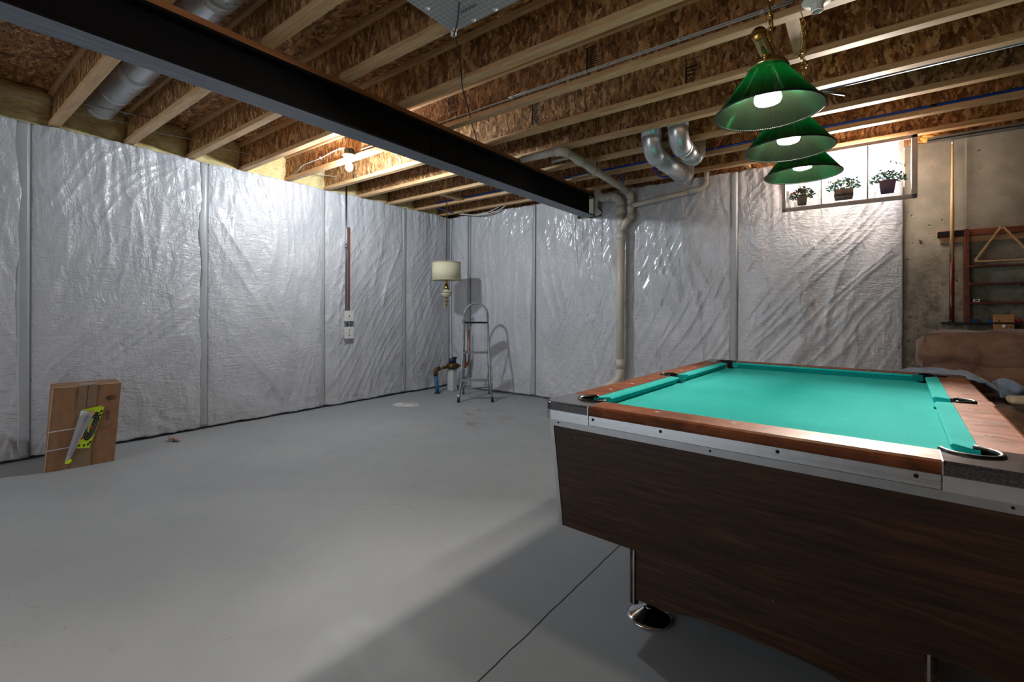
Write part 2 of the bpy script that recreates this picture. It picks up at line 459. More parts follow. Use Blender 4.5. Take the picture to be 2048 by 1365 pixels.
# ------------------------------------------------------------------ building helpers
OFF = {}
def _off(parent):
    return OFF.get(parent.name, Vector((0, 0, 0))) if parent else Vector((0, 0, 0))
def tag(o, label, cat, group=None, kind=None):
    if label: o['label'] = label
    if cat: o['category'] = cat
    if group: o['group'] = group
    if kind: o['kind'] = kind
    return o
def thing(name, label, cat, loc=(0, 0, 0), rotz=0, group=None, local=False):
    o = bpy.data.objects.new(name, None); COL.objects.link(o); o.empty_display_size = .1
    o.location = loc; o.rotation_euler = (0, 0, rotz)
    OFF[o.name] = Vector((0, 0, 0)) if local else Vector(loc)
    return tag(o, label, cat, group)
def finish(name, bm, mat, parent=None, smooth=False, mats=None):
    off = _off(parent)
    if off.length: bmesh.ops.translate(bm, verts=bm.verts, vec=-off)
    bmesh.ops.recalc_face_normals(bm, faces=bm.faces)
    me = bpy.data.meshes.new(name); bm.to_mesh(me); bm.free()
    o = bpy.data.objects.new(name, me); COL.objects.link(o)
    for m in (mats or [mat]): me.materials.append(m)
    if smooth:
        for p in me.polygons: p.use_smooth = True
    if parent: o.parent = parent
    OFF[o.name] = off
    return o
def anchor(o):
    """put the origin of a top-level mesh at the middle of its underside"""
    me = o.data; xs = [v.co for v in me.vertices]
    c = Vector(((min(v.x for v in xs) + max(v.x for v in xs)) / 2, (min(v.y for v in xs) + max(v.y for v in xs)) / 2, min(v.z for v in xs)))
    me.transform(Matrix.Translation(-c)); o.location = c
    return o
def bm_box(bm, a, b, bevel=0, seg=2, rot=None, pivot=None):
    a = Vector(a); b = Vector(b); c = (a + b) / 2; s = b - a
    r = bmesh.ops.create_cube(bm, size=1)
    vs = r['verts']
    bmesh.ops.scale(bm, vec=s, verts=vs); bmesh.ops.translate(bm, vec=c, verts=vs)
    if bevel:
        es = list({e for v in vs for e in v.link_edges})
        rr = bmesh.ops.bevel(bm, geom=es, offset=bevel, segments=seg, affect='EDGES', profile=.5)
        vs = list({v for f in rr['faces'] for v in f.verts} | {v for v in vs if v.is_valid})
    if rot: bmesh.ops.rotate(bm, cent=pivot or c, matrix=rot, verts=vs)
    return vs
def box(name, a, b, mat, parent=None, bevel=0, rot=None, pivot=None, seg=2, smooth=False):
    bm = bmesh.new(); bm_box(bm, a, b, bevel, seg, rot, pivot); return finish(name, bm, mat, parent, smooth)
def bm_tube(bm, pts, r, n=12, caps=True, closed=False):
    pts = [Vector(p) for p in pts]; rs = r if isinstance(r, (list, tuple)) else [r] * len(pts)
    rings = []; up = None
    N = len(pts)
    for i, p in enumerate(pts):
        if closed: d = pts[(i + 1) % N] - pts[(i - 1) % N]
        else: d = (pts[min(i + 1, N - 1)] - pts[max(i - 1, 0)])
        d.normalize()
        if up is None:
            up = Vector((0, 0, 1)) if abs(d.z) < .9 else Vector((1, 0, 0))
        u = (up - d * up.dot(d)).normalized(); up = u; w = d.cross(u)
        k = 1.0
        if 0 < i < N - 1 and not closed:
            a = (pts[i] - pts[i - 1]).normalized(); b = (pts[i + 1] - pts[i]).normalized()
            k = 1.0
        rings.append([bm.verts.new(p + (u * math.cos(2 * PI * j / n) + w * math.sin(2 * PI * j / n)) * rs[i] * k) for j in range(n)])
    for i in range(N if closed else N - 1):
        A = rings[i]; B = rings[(i + 1) % N]
        for j in range(n): bm.faces.new((A[j], A[(j + 1) % n], B[(j + 1) % n], B[j]))
    if caps and not closed:
        bm.faces.new(rings[0][::-1]); bm.faces.new(rings[-1])
def tube(name, pts, r, mat, parent=None, n=12, smooth=True, caps=True):
    bm = bmesh.new(); bm_tube(bm, pts, r, n, caps); return finish(name, bm, mat, parent, smooth)
def arc(p0, corner, p1, k=5):
    p0, c, p1 = Vector(p0), Vector(corner), Vector(p1)
    return [((1 - t) ** 2) * p0 + 2 * t * (1 - t) * c + t * t * p1 for t in [i / k for i in range(k + 1)]]
def smooth_path(pts, k=6):
    pts = [Vector(p) for p in pts]; out = []
    P = [pts[0]] + pts + [pts[-1]]
    for i in range(1, len(P) - 2):
        for j in range(k):
            t = j / k; a, b, c, d = P[i - 1:i + 3]
            out.append(.5 * ((2 * b) + (c - a) * t + (2 * a - 5 * b + 4 * c - d) * t * t + (3 * b - a - 3 * c + d) * t ** 3))
    out.append(pts[-1]); return out
def bm_lathe(bm, prof, c=(0, 0, 0), n=32, axis='Z', ribs=0, ribamp=0, close=False):
    c = Vector(c); rings = []
    for (r, z) in prof:
        ring = []
        for j in range(n):
            a = 2 * PI * j / n
            rr = r * (1 + (ribamp if j % 2 else -ribamp)) if ribs else r
            v = Vector((rr * math.cos(a), rr * math.sin(a), z))
            if axis == 'X': v = Vector((v.z, v.x, v.y))
            if axis == 'Y': v = Vector((v.y, v.z, v.x))
            ring.append(bm.verts.new(c + v))
        rings.append(ring)
    for i in range(len(rings) - (0 if close else 1)):
        A = rings[i]; B = rings[(i + 1) % len(rings)]
        for j in range(n): bm.faces.new((A[j], A[(j + 1) % n], B[(j + 1) % n], B[j]))
    if not close:
        for ring in (rings[0], rings[-1]):
            try: bm.faces.new(ring)
            except Exception: pass
    return rings
def lathe(name, prof, c, mat, parent=None, n=32, axis='Z', smooth=True, **k):
    bm = bmesh.new(); bm_lathe(bm, prof, c, n, axis, **k); return finish(name, bm, mat, parent, smooth)
def bm_prism(bm, poly, dvec):
    a = [bm.verts.new(Vector(p)) for p in poly]; b = [bm.verts.new(Vector(p) + Vector(dvec)) for p in poly]
    n = len(a); bm.faces.new(a); bm.faces.new(b[::-1])
    for i in range(n): bm.faces.new((a[i], a[(i + 1) % n], b[(i + 1) % n], b[i]))
def prism(name, poly, dvec, mat, parent=None, smooth=False):
    bm = bmesh.new(); bm_prism(bm, poly, dvec); return finish(name, bm, mat, parent, smooth)
def bm_chain(bm, p0, p1, L=.034, w=.010, r=.0022):
    p0, p1 = Vector(p0), Vector(p1); d = p1 - p0; D = d.length; d.normalize()
    step = L * .74; k = max(1, int(D / step))
    a = Vector((1, 0, 0)) if abs(d.x) < .8 else Vector((0, 1, 0))
    u = (a - d * a.dot(d)).normalized(); v = d.cross(u)
    for i in range(k):
        c = p0 + d * (step * (i + .5)); s = u if i % 2 else v
        pts = []
        for j in range(12):
            t = 2 * PI * j / 12
            pts.append(c + s * (w * math.cos(t)) + d * (L / 2 * math.sin(t)))
        bm_tube(bm, pts, r, 5, False, True)
def chain(name, p0, p1, mat, parent=None, **k):
    bm = bmesh.new(); bm_chain(bm, p0, p1, **k); return finish(name, bm, mat, parent, True)
def text(name, s, size, mat, parent, origin, xdir, ydir, depth=.0006, align='CENTER'):
    cu = bpy.data.curves.new(name, 'FONT'); cu.body = s; cu.size = size; cu.extrude = depth; cu.align_x = align; cu.align_y = 'CENTER'
    tmp = bpy.data.objects.new(name + '_tmp', cu); COL.objects.link(tmp)
    bpy.context.view_layer.update()
    me = bpy.data.meshes.new_from_object(tmp.evaluated_get(bpy.context.evaluated_depsgraph_get()))
    bpy.data.objects.remove(tmp); bpy.data.curves.remove(cu)
    x = Vector(xdir).normalized(); y = Vector(ydir).normalized(); z = x.cross(y)
    R = Matrix((x, y, z)).transposed().to_4x4()
    off = _off(parent)
    me.transform(Matrix.Translation(Vector(origin) - off) @ R)
    me.materials.clear(); me.materials.append(mat)
    o = bpy.data.objects.new(name, me); COL.objects.link(o)
    if parent: o.parent = parent
    OFF[o.name] = off
    return o
def struct(o): o['kind'] = 'structure'; return o
def N3(x, y=0., z=0.): return noise.noise(Vector((x, y, z)))

# ------------------------------------------------------------------ the room
struct(box('floor', (-5.5, YS - .2, -.12), (XE + .2, 5.62, 0), M['floor']))
struct(box('ceiling', (-5.5, YS - .2, ZSUB), (XE + .2, 5.62, ZSUB + .02), M['osb_deck']))
struct(box('wall_west', (-5.55, YS - .2, 0), (-5.335, 5.62, ZJ), M['concrete']))
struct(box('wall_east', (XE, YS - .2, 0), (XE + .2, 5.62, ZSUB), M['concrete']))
struct(box('wall_south_unseen', (-1.7, YS - .2, 0), (XE, YS, ZSUB), M['concrete']))  # unseen wall stopped short so that fill daylight enters through the gap
WX0, WX1, WZ0 = -.72, .30, 2.30          # window opening in the north wall
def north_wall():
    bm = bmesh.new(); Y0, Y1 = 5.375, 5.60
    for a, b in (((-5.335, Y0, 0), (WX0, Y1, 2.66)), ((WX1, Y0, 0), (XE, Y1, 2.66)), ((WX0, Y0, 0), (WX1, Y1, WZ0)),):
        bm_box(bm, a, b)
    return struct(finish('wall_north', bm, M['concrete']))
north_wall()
# rim boards that close the joist bays above both walls
struct(box('trim_1', (-5.52, YS, ZJ), (-5.44, 5.6, ZSUB), M['osb_deck']))
struct(box('trim_2', (-5.44, 5.50, 2.70), (WX0, 5.56, ZSUB), M['osb']))
struct(box('trim_5', (WX1, 5.50, 2.70), (XE, 5.56, ZSUB), M['osb']))
struct(box('trim_6', (WX0, 5.50, 2.90), (WX1, 5.56, ZSUB), M['osb']))
def sill_plate():
    bm = bmesh.new()
    bm_box(bm, (-5.44, 5.42, 2.66), (WX0 - .03, 5.56, 2.698)); bm_box(bm, (WX1 + .03, 5.42, 2.66), (XE, 5.56, 2.698))
    return struct(finish('trim_3', bm, M['pine_y']))
sill_plate()
# basement window
def window():
    bm = bmesh.new()
    y0, y1, t = 5.52, 5.57, .035
    bm_box(bm, (WX0, y0, WZ0), (WX1, y1, WZ0 + t)); bm_box(bm, (WX0, y0, 2.90 - t), (WX1, y1, 2.90))
    bm_box(bm, (WX0, y0, WZ0), (WX0 + t, y1, 2.90)); bm_box(bm, (WX1 - t, y0, WZ0), (WX1, y1, 2.90))
    
    w = struct(finish('window_1', bm, M['sash']))
    p = box('pane', (WX0 + t, 5.543, WZ0 + t), (WX1 - t, 5.547, 2.90 - t), M['glass'], w)
    return w
window()
struct(box('trim_4', (-1.6, 5.62, 1.7), (1.2, 8.5, 1.9), M['grass']))

# ------------------------------------------------------------------ insulation blankets
def blanket(axis, s0, s1, ztop, label, seed, seam=True, gather=1.0):
    """one hanging strip of white-faced insulation; s runs along the wall, d out into the room"""
    t = thing('insulation_blanket', label, 'wall insulation',
              (XW, (s0 + s1) / 2, 0) if axis == 'W' else ((s0 + s1) / 2, YN, 0), group='white insulation blankets')
    def P(s, d, z): return (XW + d, s, z) if axis == 'W' else (s, YN - d, z)
    wd = s1 - s0
    ns = max(14, int(wd / .0125)); nz = 200
    bm = bmesh.new(); grid = []
    for i in range(ns + 1):
        tt = i / ns; s = s0 + wd * tt; row = []
        zt = ztop(s) if callable(ztop) else ztop
        zt += .010 * N3(s * 9, seed) + .004 * N3(s * 40, seed)
        zb = .022 + .012 * N3(s * 7, seed + 3) + .006 * N3(s * 30, seed + 5)
        for j in range(nz + 1):
            u = j / nz; z = zb + (zt - zb) * u
            e = min(tt, 1 - tt) * wd
            pull = 1 - math.exp(-e / .10)
            wx = .25 * N3(s * 1.1, z * .9, seed); wz = .35 * N3(s * .9 + 9, z * 1.2, seed)
            sl = .42 * math.sin(seed * 2.3) + .25
            a = (s + sl * z + wx) * 5.2
            ridge = 1 - abs(N3(a, (z + wz) * .55, seed * 1.7)) * 2
            a2 = (s - (.7 - sl) * z + wx) * 9.0
            ridge2 = 1 - abs(N3(a2, z * .9, seed * 3.1 + 4)) * 2
            top = math.exp(-(1 - u) * 6.5) * gather
            gat = top * (.014 * (1 - abs(N3(s * 16 + z * 1.4, z * 1.3, seed + 8)) * 2))
            bot = math.exp(-u * 9)
            bfold = bot * .012 * N3(s * 9 + z * 6, z * 12, seed + 2)
            mid = .020 * N3(s * 1.7, z * 1.3, seed + 6) + .012 * N3(s * 4, z * 3, seed + 7)
            d = pull * (.012 + mid + .016 * max(0, ridge) ** 2 * (.4 + .6 * (N3(s * 2, z * 2, seed + 11) + .5)) + .009 * max(0, ridge2) ** 3 + gat + bfold)
            d += (1 - pull) * (-.004)
            d -= .010
            row.append(bm.verts.new(P(s, d, z)))
        grid.append(row)
    for i in range(ns):
        for j in range(nz):
            bm.faces.new((grid[i][j], grid[i + 1][j], grid[i + 1][j + 1], grid[i][j + 1]))
    # sides, top and back so that the blanket has its thickness
    edge = [grid[i][0] for i in range(ns + 1)] + grid[ns][1:] + [grid[i][nz] for i in range(ns - 1, -1, -1)] + [grid[0][j] for j in range(nz - 1, 0, -1)]
    back = []
    for v in edge:
        c = v.co; back.append(bm.verts.new((XW - .055, c.y, c.z) if axis == 'W' else (c.x, YN + .032, c.z)))
    m = len(edge)
    for i in range(m): bm.faces.new((edge[i], back[i], back[(i + 1) % m], edge[(i + 1) % m]))
    bm.faces.new(back)
    finish('facing', bm, M['poly'], t, True)
    if seam:
        bm = bmesh.new(); n = 120; L = []; R = []
        zt = (ztop(s1) if callable(ztop) else ztop) - .004
        hw = .036
        for j in range(n + 1):
            z = .03 + (zt - .03) * j / n
            w = hw * (1 + .35 * N3(z * 2.2, seed, 5)); c = s1 - w * 1.02
            bulge = .004 + .003 * N3(z * 3, seed, 9)
            L.append([bm.verts.new(P(c - w, -.004, z)), bm.verts.new(P(c - w * .45, bulge, z)), bm.verts.new(P(c + w * .1, bulge * .25, z)), bm.verts.new(P(c + w * .5, bulge, z)), bm.verts.new(P(c + w, -.004, z)),
                      bm.verts.new(P(c + w * .8, -.012, z)), bm.verts.new(P(c - w * .8, -.012, z))])
        for j in range(n):
            for q in range(7): bm.faces.new((L[j][q], L[j][(q + 1) % 7], L[j + 1][(q + 1) % 7], L[j + 1][q]))
        bm.faces.new(L[0]); bm.faces.new(L[-1][::-1])
        finish('seam_strip', bm, M['seam'], t, True)
    return t
ZT = 2.672
blanket('W', -.60, .645, ZT, 'white insulation blanket at the left edge, left of the cardboard box', 1.0)
blanket('W', .647, 1.897, ZT, 'white insulation blanket with long diagonal folds, behind the cardboard box', 2.0)
blanket('W', 1.899, 3.180, ZT, 'glossy white insulation blanket left of the steel conduit, below the lit bulb', 3.1)
blanket('W', 3.182, 4.450, ZT, 'white insulation blanket that carries the steel conduit and outlet boxes', 4.4)
blanket('W', 4.452, 5.336, ZT, 'narrow white insulation blanket behind the cream hanging lamp', 5.2, seam=False)
blanket('N', -5.30, -4.826, ZT, 'narrowest white insulation blanket, on the far wall beside the corner', 6.3)
blanket('N', -4.824, -3.616, ZT, 'white insulation blanket on the far wall behind the stepladder', 7.7)
blanket('N', -3.614, -2.396, lambda s: ZT if s < -2.95 or s > -2.60 else 2.385, 'white insulation blanket under the end of the black steel beam', 8.1, seam=False)
blanket('N', -2.394, -1.050, lambda s: ZT, 'white insulation blanket right of the tall white drain pipe', 9.6)
def zt_win(s):
    if s < -.75: return ZT
    k = min(1, (s + .75) / .15)
    return ZT * (1 - k) + k * (2.385 - .02 * math.sin((s + .6) * 5) - .09 * max(0, (s + .1)) ** 1.3)
blanket('N', -1.048, .287, zt_win, 'white insulation blanket below the basement window, ending at the bare concrete', 10.3, seam=False)

# ------------------------------------------------------------------ joists, beam
JY = lambda k: .3263 + .488 * k - .032       # centre line of joist k
ords = {10: 'nearest the far wall', 9: 'second from the far wall', 8: 'third from the far wall',
        7: 'fourth from the far wall', 6: 'fifth from the far wall', 5: 'sixth from the far wall, with white cable',
        4: 'seventh from the far wall', 3: 'eighth from far wall, bordering foil panel', 2: 'ninth from far wall, right of round duct',
        1: 'tenth from far wall, left of round duct', 0: 'eleventh from the far wall', -1: 'joist behind the one nearest the camera'}
JO = {}
for k in range(0, 11):
    y = JY(k)
    x0, x1 = -5.435, XE - .01
    t = thing('floor_joist', 'wooden ceiling I-joist, ' + ords[k], 'ceiling joist', (0, y, ZJ), group='ceiling I-joists')
    JO[k] = t
    hw = .032
    for nm, z0, z1 in (('bottom_flange', ZJ, ZJ + .038), ('top_flange', ZSUB - .039, ZSUB - .001)):
        bm = bmesh.new()
        bm_box(bm, (x0, y - hw, z0), (x1, y + hw, z1), .002, 1); finish(nm, bm, M['pine'], t)
    box('web', (x0, y - .006, ZJ + .036), (x1, y + .006, ZSUB - .037), M['osb'], t)
def stamp(k, x0, x1, z0, z1, rows, mat='stamp'):
    """inked grade stamp, printed upside down on the web; rows: ('text', s) | ('box', s) | ('bars', n)"""
    y = JY(k) - .0066; h = (z1 - z0) / len(rows); w = x1 - x0
    for r, (kind, v) in enumerate(rows):
        zc = z1 - h * (r + .5)
        if kind in ('text', 'box') and v:
            text('grade_stamp', v, h * .85, M[mat], JO[k], ((x0 + x1) / 2, y, zc), (-1, 0, 0), (0, 0, -1), .0004)
        bm = bmesh.new(); t_ = .0035
        if kind == 'box':
            for a, b in (((x0, zc - h * .47), (x1, zc - h * .47 + t_)), ((x0, zc + h * .47 - t_), (x1, zc + h * .47)), ((x0, zc - h * .47), (x0 + t_, zc + h * .47)), ((x1 - t_, zc - h * .47), (x1, zc + h * .47))):
                bm_box(bm, (a[0], y - .0004, a[1]), (b[0], y + .0004, b[1]))
            bmesh.ops.remove_doubles(bm, verts=bm.verts, dist=1e-5)
            finish('grade_stamp', bm, M[mat], JO[k])
        elif kind == 'bars':
            # worn, unreadable print: one comb-shaped patch with a spine down one side
            bm_box(bm, (x0, y - .0004, zc - h * .46), (x0 + w * .10, y + .0004, zc + h * .46))
            for q in range(v):
                zz = zc - h * .44 + h * .88 * q / max(1, v - 1); ln = w * (.55 + .45 * abs(N3(q * 1.7, k, x0)))
                bm_box(bm, (x0, y - .0004, zz - h * .25 / v), (x0 + ln, y + .0004, zz + h * .25 / v))
            finish('grade_stamp', bm, M[mat], JO[k])
        else: bm.free()
stamp(5, -2.712, -2.592, 2.765, 2.935, [('bars', 5), ('box', 'ONS'), ('text', 'APA')])
stamp(6, -2.22, -2.11, 2.745, 2.935, [('bars', 14)])
stamp(6, -.960, -.855, 2.735, 2.940, [('box', ''), ('box', ''), ('bars', 3), ('bars', 6)])
stamp(5, -1.45, -1.34, 2.750, 2.925, [('bars', 12)])
stamp(6, -4.75, -4.61, 2.735, 2.785, [('bars', 4)])

def beam():
    t = thing('steel_beam', 'long black painted steel I-beam running under the joists', 'beam', (-2.775, 1, 2.394))
    ya, yb = YS, 5.30; xa, xb = -2.862, -2.692
    box('web', (-2.784, ya, 2.408), (-2.770, yb, 2.634), M['steel'], t)
    box('top_flange', (xa, ya, 2.632), (xb, yb, 2.648), M['steel'], t, .002, seg=1)
    o = box('bottom_flange', (xa, ya, 2.396), (xb, yb, 2.410), M['steel'], t, .002, seg=1)
    f = box('flange_underside', (xa + .003, ya, 2.3945), (xb - .003, yb, 2.3962), M['steel_under'], t)  # thin sheet that gives the flange a paler grey underside
    f['label'] = 'paler grey face on the underside of the bottom flange'
    box('weld_seam', (-2.770, 2.60, 2.410), (-2.765, 2.606, 2.632), M['steel'], t)
    p = box('beam_plate', (-2.857, ya, 2.6485), (-2.697, 5.30, 2.6845), M['plate'])
    anchor(tag(p, 'orange-brown wooden plate lying on top of the black steel beam', 'wood plate'))
    # bearing pocket plates at the far wall
    q = thing('beam_shim', 'crumpled pale foam packing around the end of the steel beam', 'packing', (-2.64, 5.30, 2.42))
    prism('pad', [(-2.688, 5.29, 2.40), (-2.688, 5.29, 2.66), (-2.635, 5.30, 2.66), (-2.66, 5.30, 2.50), (-2.60, 5.30, 2.43), (-2.66, 5.29, 2.39)], (0, .03, 0), M['white_plastic'], q)
beam()

# spray foam between the joists on top of the west wall
foam_names = {}
for k in range(0, 10):
    y0, y1 = JY(k) + .008, JY(k + 1) - .008
    bm = bmesh.new(); ny, nz = 26, 20; g = []
    for i in range(ny + 1):
        row = []
        for j in range(nz + 1):
            y = y0 + (y1 - y0) * i / ny; z = ZJ - .012 + (ZSUB - ZJ + .010) * j / nz
            e = min(i, ny - i) / ny; ez = min(j + 6, nz - j) / nz
            x = -5.365 + .035 * min(1, e * 6) + .02 * N3(y * 9, z * 9, k) + .03 * N3(y * 3, z * 7, k + 5) + .02 * min(1, ez * 6)
            row.append(bm.verts.new((x, y, z)))
        g.append(row)
    for i in range(ny):
        for j in range(nz): bm.faces.new((g[i][j], g[i + 1][j], g[i + 1][j + 1], g[i][j + 1]))
    ed = [g[i][0] for i in range(ny + 1)] + g[ny][1:] + [g[i][nz] for i in range(ny - 1, -1, -1)] + [g[0][j] for j in range(nz - 1, 0, -1)]
    bk = [bm.verts.new((-5.439, v.co.y, v.co.z)) for v in ed]
    for i in range(len(ed)): bm.faces.new((ed[i], bk[i], bk[(i + 1) % len(ed)], ed[(i + 1) % len(ed)]))
    bm.faces.new(bk)
    wh = ['at the left edge of the picture', 'behind the round duct end', 'in the bay right of the round duct', 'in the fourth bay from the left', 'in the fifth bay from the left',
          'in the bay left of the lit bulb', 'in the bay below the lit bulb', 'in the bay above the steel conduit', 'in the dim bay second from the corner', 'in the dark bay at the room corner'][k]
    o = finish('spray_foam_block', bm, M['foam'], None, True)
    anchor(tag(o, 'yellowish spray foam filling the joist bay ' + wh, 'insulation', 'spray foam between the joists'))
# spring rods that held the old insulation in the bays
for i, (k, x, z, c, lab) in enumerate([(0, -5.12, 2.80, 'cable_white', 'thin pale support rod across the leftmost bay'), (1, -5.12, 2.805, 'cable_white', 'thin pale support rod below the round duct end'),
        (2, -5.12, 2.81, 'cable_white', 'thin pale support rod in the bay right of the duct'), (3, -5.12, 2.81, 'cable_white', 'thin pale support rod in the fourth bay from the left'),
        (5, -5.12, 2.80, 'cable_white', 'thin pale support rod in the bay beside the lit bulb'), (1, -4.70, 2.76, 'conduit', 'darker metal rod crossing under the round duct')]):
    ya, yb = JY(k) + .007, JY(k + 1) - .007
    o = tube('support_rod', [(x - .02, ya, z - .01), (x, (ya + yb) / 2, z), (x + .02, yb, z + .012)], .0035 if i < 5 else .005, M[c], None, 6)
    anchor(tag(o, lab, 'rod', 'insulation support rods'))

# round duct in the first bay
def round_duct():
    y, z, r = JY(1) + .244, 2.878, .098
    t = thing('round_duct', 'long round galvanised duct lying between two joists above the beam', 'duct', (-4, y, z - r))
    tube('pipe', [(-5.05, y, z), (3.3, y, z)], r, M['galv'], t, 36)
    for x, w, m in ((-5.03, .035, 'galv_band'), (-4.60, .012, 'galv'), (-4.12, .05, 'galv_band'), (-2.70, .06, 'galv_band')):
        b = tube('joint_band', [(x - w, y, z), (x + w, y, z)], r + .004, M[m], t, 36)
    return t
round_duct()

# foil-faced insulation panel nailed under the joists
def foil():
    t = thing('foil_panel', 'silver foil-faced insulation board with a grid print nailed under the joists', 'insulation board', (-1.3, 1.5, 2.66))
    x0, x1, y0, y1 = -1.728, -.55, 1.26, 1.772
    box('board', (x0, y0, 2.660), (x1, y1, 2.6845), M['foil'], t, .002)
    for i, (x, y) in enumerate([(x0 + .03, y1 - .02), (x0 + .16, y1 - .02), (x0 + .30, y1 - .018), (x0 + .45, y1 - .02), (x0 + .04, y1 - .22), (x0 + .03, y1 - .40)]):
        lathe('cap_nail', [(.001, 2.6565), (.012, 2.657), (.012, 2.6598)], (x, y, 0), M['white_plastic'], t, 12)
    for x, y in ((x0 + .20, y1 - .10), (x0 + .42, y1 - .20), (x0 + .14, y1 - .30)):
        bm = bmesh.new(); bm_box(bm, (x - .055, y - .0015, 2.6592), (x + .055, y + .0015, 2.6598))
        for q in range(12): bm_box(bm, (x - .055 + q * .009, y - .009, 2.6592), (x - .051 + q * .009, y + .009 * (1 if q % 3 else 1.6), 2.6598))
        finish('printed_words', bm, M['foil_ink'], t)
foil()
def hanging_wire():
    pts = [(-1.52, 1.60, 2.645), (-1.63, 1.70, 2.64), (-1.735, 1.782, 2.650), (-1.80, 1.86, 2.72), (-2.03, 2.15, 2.73), (-2.10, 2.24, 2.66), (-2.30, 2.50, 2.70), (-2.52, 2.80, 2.70), (-2.62, 2.95, 2.69), (-2.66, 3.02, 2.655)]
    t = thing('black_wire', 'thin black twisted wire drooping from the foil board towards the steel beam', 'wire', (-1.728, 1.76, 2.66))
    tube('cord', smooth_path(pts, 6), .004, M['black'], t, 6)
    box('wire_staple', (-1.750, 1.774, 2.650), (-1.722, 1.792, 2.6845), M['white_plastic'], t, .002)
hanging_wire()

# ------------------------------------------------------------------ cables and pipes along the joists
def joist_cable():
    y = JY(5) - .015
    t = thing('white_cable', 'white electrical cable stapled along the sixth joist to the empty lamp socket', 'cable', (-2, y, 2.75))
    z = lambda x: 2.752 + .006 * N3(x * 3, 4)
    xs = [-3.88 + i * .18 for i in range(21)]
    tube('jacket', [(x, y - .001, z(x)) for x in xs], .0055, M['cable_white'], t, 8)
    tube('jacket', [(x, y - .001, z(x) + .012) for x in xs if x > -2.1], .0045, M['cable_white'], t, 8)
    for x in (-3.4, -2.62, -2.05, -1.45, -.85, -.42): box('cable_staple', (x - .008, y - .009, z(x) - .008), (x + .008, y + .008, z(x) + .012), M['white_plastic'], t, .001)
    t2 = thing('white_cable', 'white electrical cable stapled from the left wall to the lit ceiling bulb', 'cable', (-4.6, y, 2.75))
    p = [(-5.25, y, 2.72), (-5.05, y, 2.755), (-4.95, y, 2.80), (-4.60, y, 2.81), (-4.35, y, 2.835), (-4.18, y, 2.83), (-4.08, y, 2.79), (-4.05, y, 2.77)]
    tube('jacket', smooth_path(p, 5), .006, M['cable_white'], t2, 8)
    for x, zz in ((-4.60, 2.811), (-4.24, 2.835)): box('cable_staple', (x - .008, y - .010, zz - .010), (x + .008, y + .008, zz + .010), M['white_plastic'], t2, .001)
joist_cable()
def pipe_thing(name, label, cat, pts, r, mat, n=12, k=1, group=None):
    o = tube(name, smooth_path(pts, k) if k > 1 else pts, r, mat, None, n)
    anchor(tag(o, label, cat, group)); return o
yb = JY(9) - .0175
tb = thing('blue_water_pipe', 'long blue water pipe lying along the second joist from the far wall', 'pipe', (-1, yb, 2.72))
tube('pipe', [(-4.86, yb, 2.735), (3.3, yb, 2.735)], .0145, M['pex_blue'], tb, 10)
tube('pipe', arc((-4.86, yb, 2.735), (-4.95, yb + .01, 2.735), (-4.95, yb + .10, 2.70), 5) + [Vector((-4.99, 5.10, 2.69))], .011, M['pex_blue'], tb, 10)
lathe('fitting', [(.013, -.02), (.016, -.018), (.016, .018), (.013, .02)], (.42, yb, 2.735), M['black'], tb, 14, 'X')
pipe_thing('steel_conduit', 'straight grey conduit running beside the fourth joist from the far wall', 'pipe', [(-.22, 3.80, 2.712), (3.3, 3.80, 2.712)], .016, M['conduit'])
o = tube('conduit_stub', [(-.22, 3.80, 2.70), (-.10, 3.93, 2.69)], .010, M['conduit'], None, 8); anchor(tag(o, 'short dark rod end sticking out behind the nearest green shade', 'rod'))
for lab, m, dx in (('red plastic pipe looping between the last two joists', 'pex_red', 0), ('blue plastic pipe looping between the last two joists', 'pex_blue', .03)):
    e = -.5 * dx; pts = [(-1.80 + dx, 4.86 + e, 2.78), (-1.80 + dx, 4.90 + e, 2.71 + e), (-1.76 + dx, 5.02 + e, 2.665 + e), (-1.66 + dx, 5.10 + e, 2.68 + e), (-1.56 + dx, 5.12 + e, 2.72 + e)]
    pipe_thing('pipe_loop', lab, 'pipe', pts, .009, M[m], 10, 6, 'looping water pipes')
pipe_thing('blue_pipe_stub', 'short blue pipe end between the last two joists, left of the pipe loops', 'pipe', [(-2.13, 4.80, 2.74), (-2.16, 4.95, 2.67), (-2.19, 5.02, 2.66)], .008, M['pex_blue'], 10, 5)
pipe_thing('orange_wire', 'thin orange-red wire curving down to the duct end', 'wire', [(-.90, 4.20, 2.72), (-.98, 4.24, 2.64), (-1.08, 4.4, 2.61), (-1.17, 4.62, 2.64)], .003, M['pex_red'], 6, 6)
def corner_wiring():
    t = thing('loose_cables', 'bundle of pale cables drooping below the last joist at the room corner', 'cable', (-4.4, 5.2, 2.6))
    y = 5.22
    tube('cable', smooth_path([(-4.95, y, 2.68), (-4.80, y, 2.655), (-4.62, y, 2.62), (-4.42, y - .02, 2.61), (-4.22, y, 2.635), (-4.05, y, 2.69)], 6), .007, M['cable_white'], t, 8)
    tube('cable', smooth_path([(-4.90, y, 2.685), (-4.70, y, 2.64), (-4.5, y - .02, 2.622), (-4.30, y - .01, 2.65), (-4.10, y, 2.71)], 6), .006, M['cable_white'], t, 8)
    c = tube('cable', smooth_path([(-4.30, y - .01, 2.625), (-4.22, y, 2.64), (-4.12, y, 2.67)], 6), .006, M['black'], t, 8); c['label'] = 'dark cable end'
    box('red_tie', (-4.36, y - .02, 2.615), (-4.31, y + .01, 2.632), M['pex_red'], t, .002)
corner_wiring()

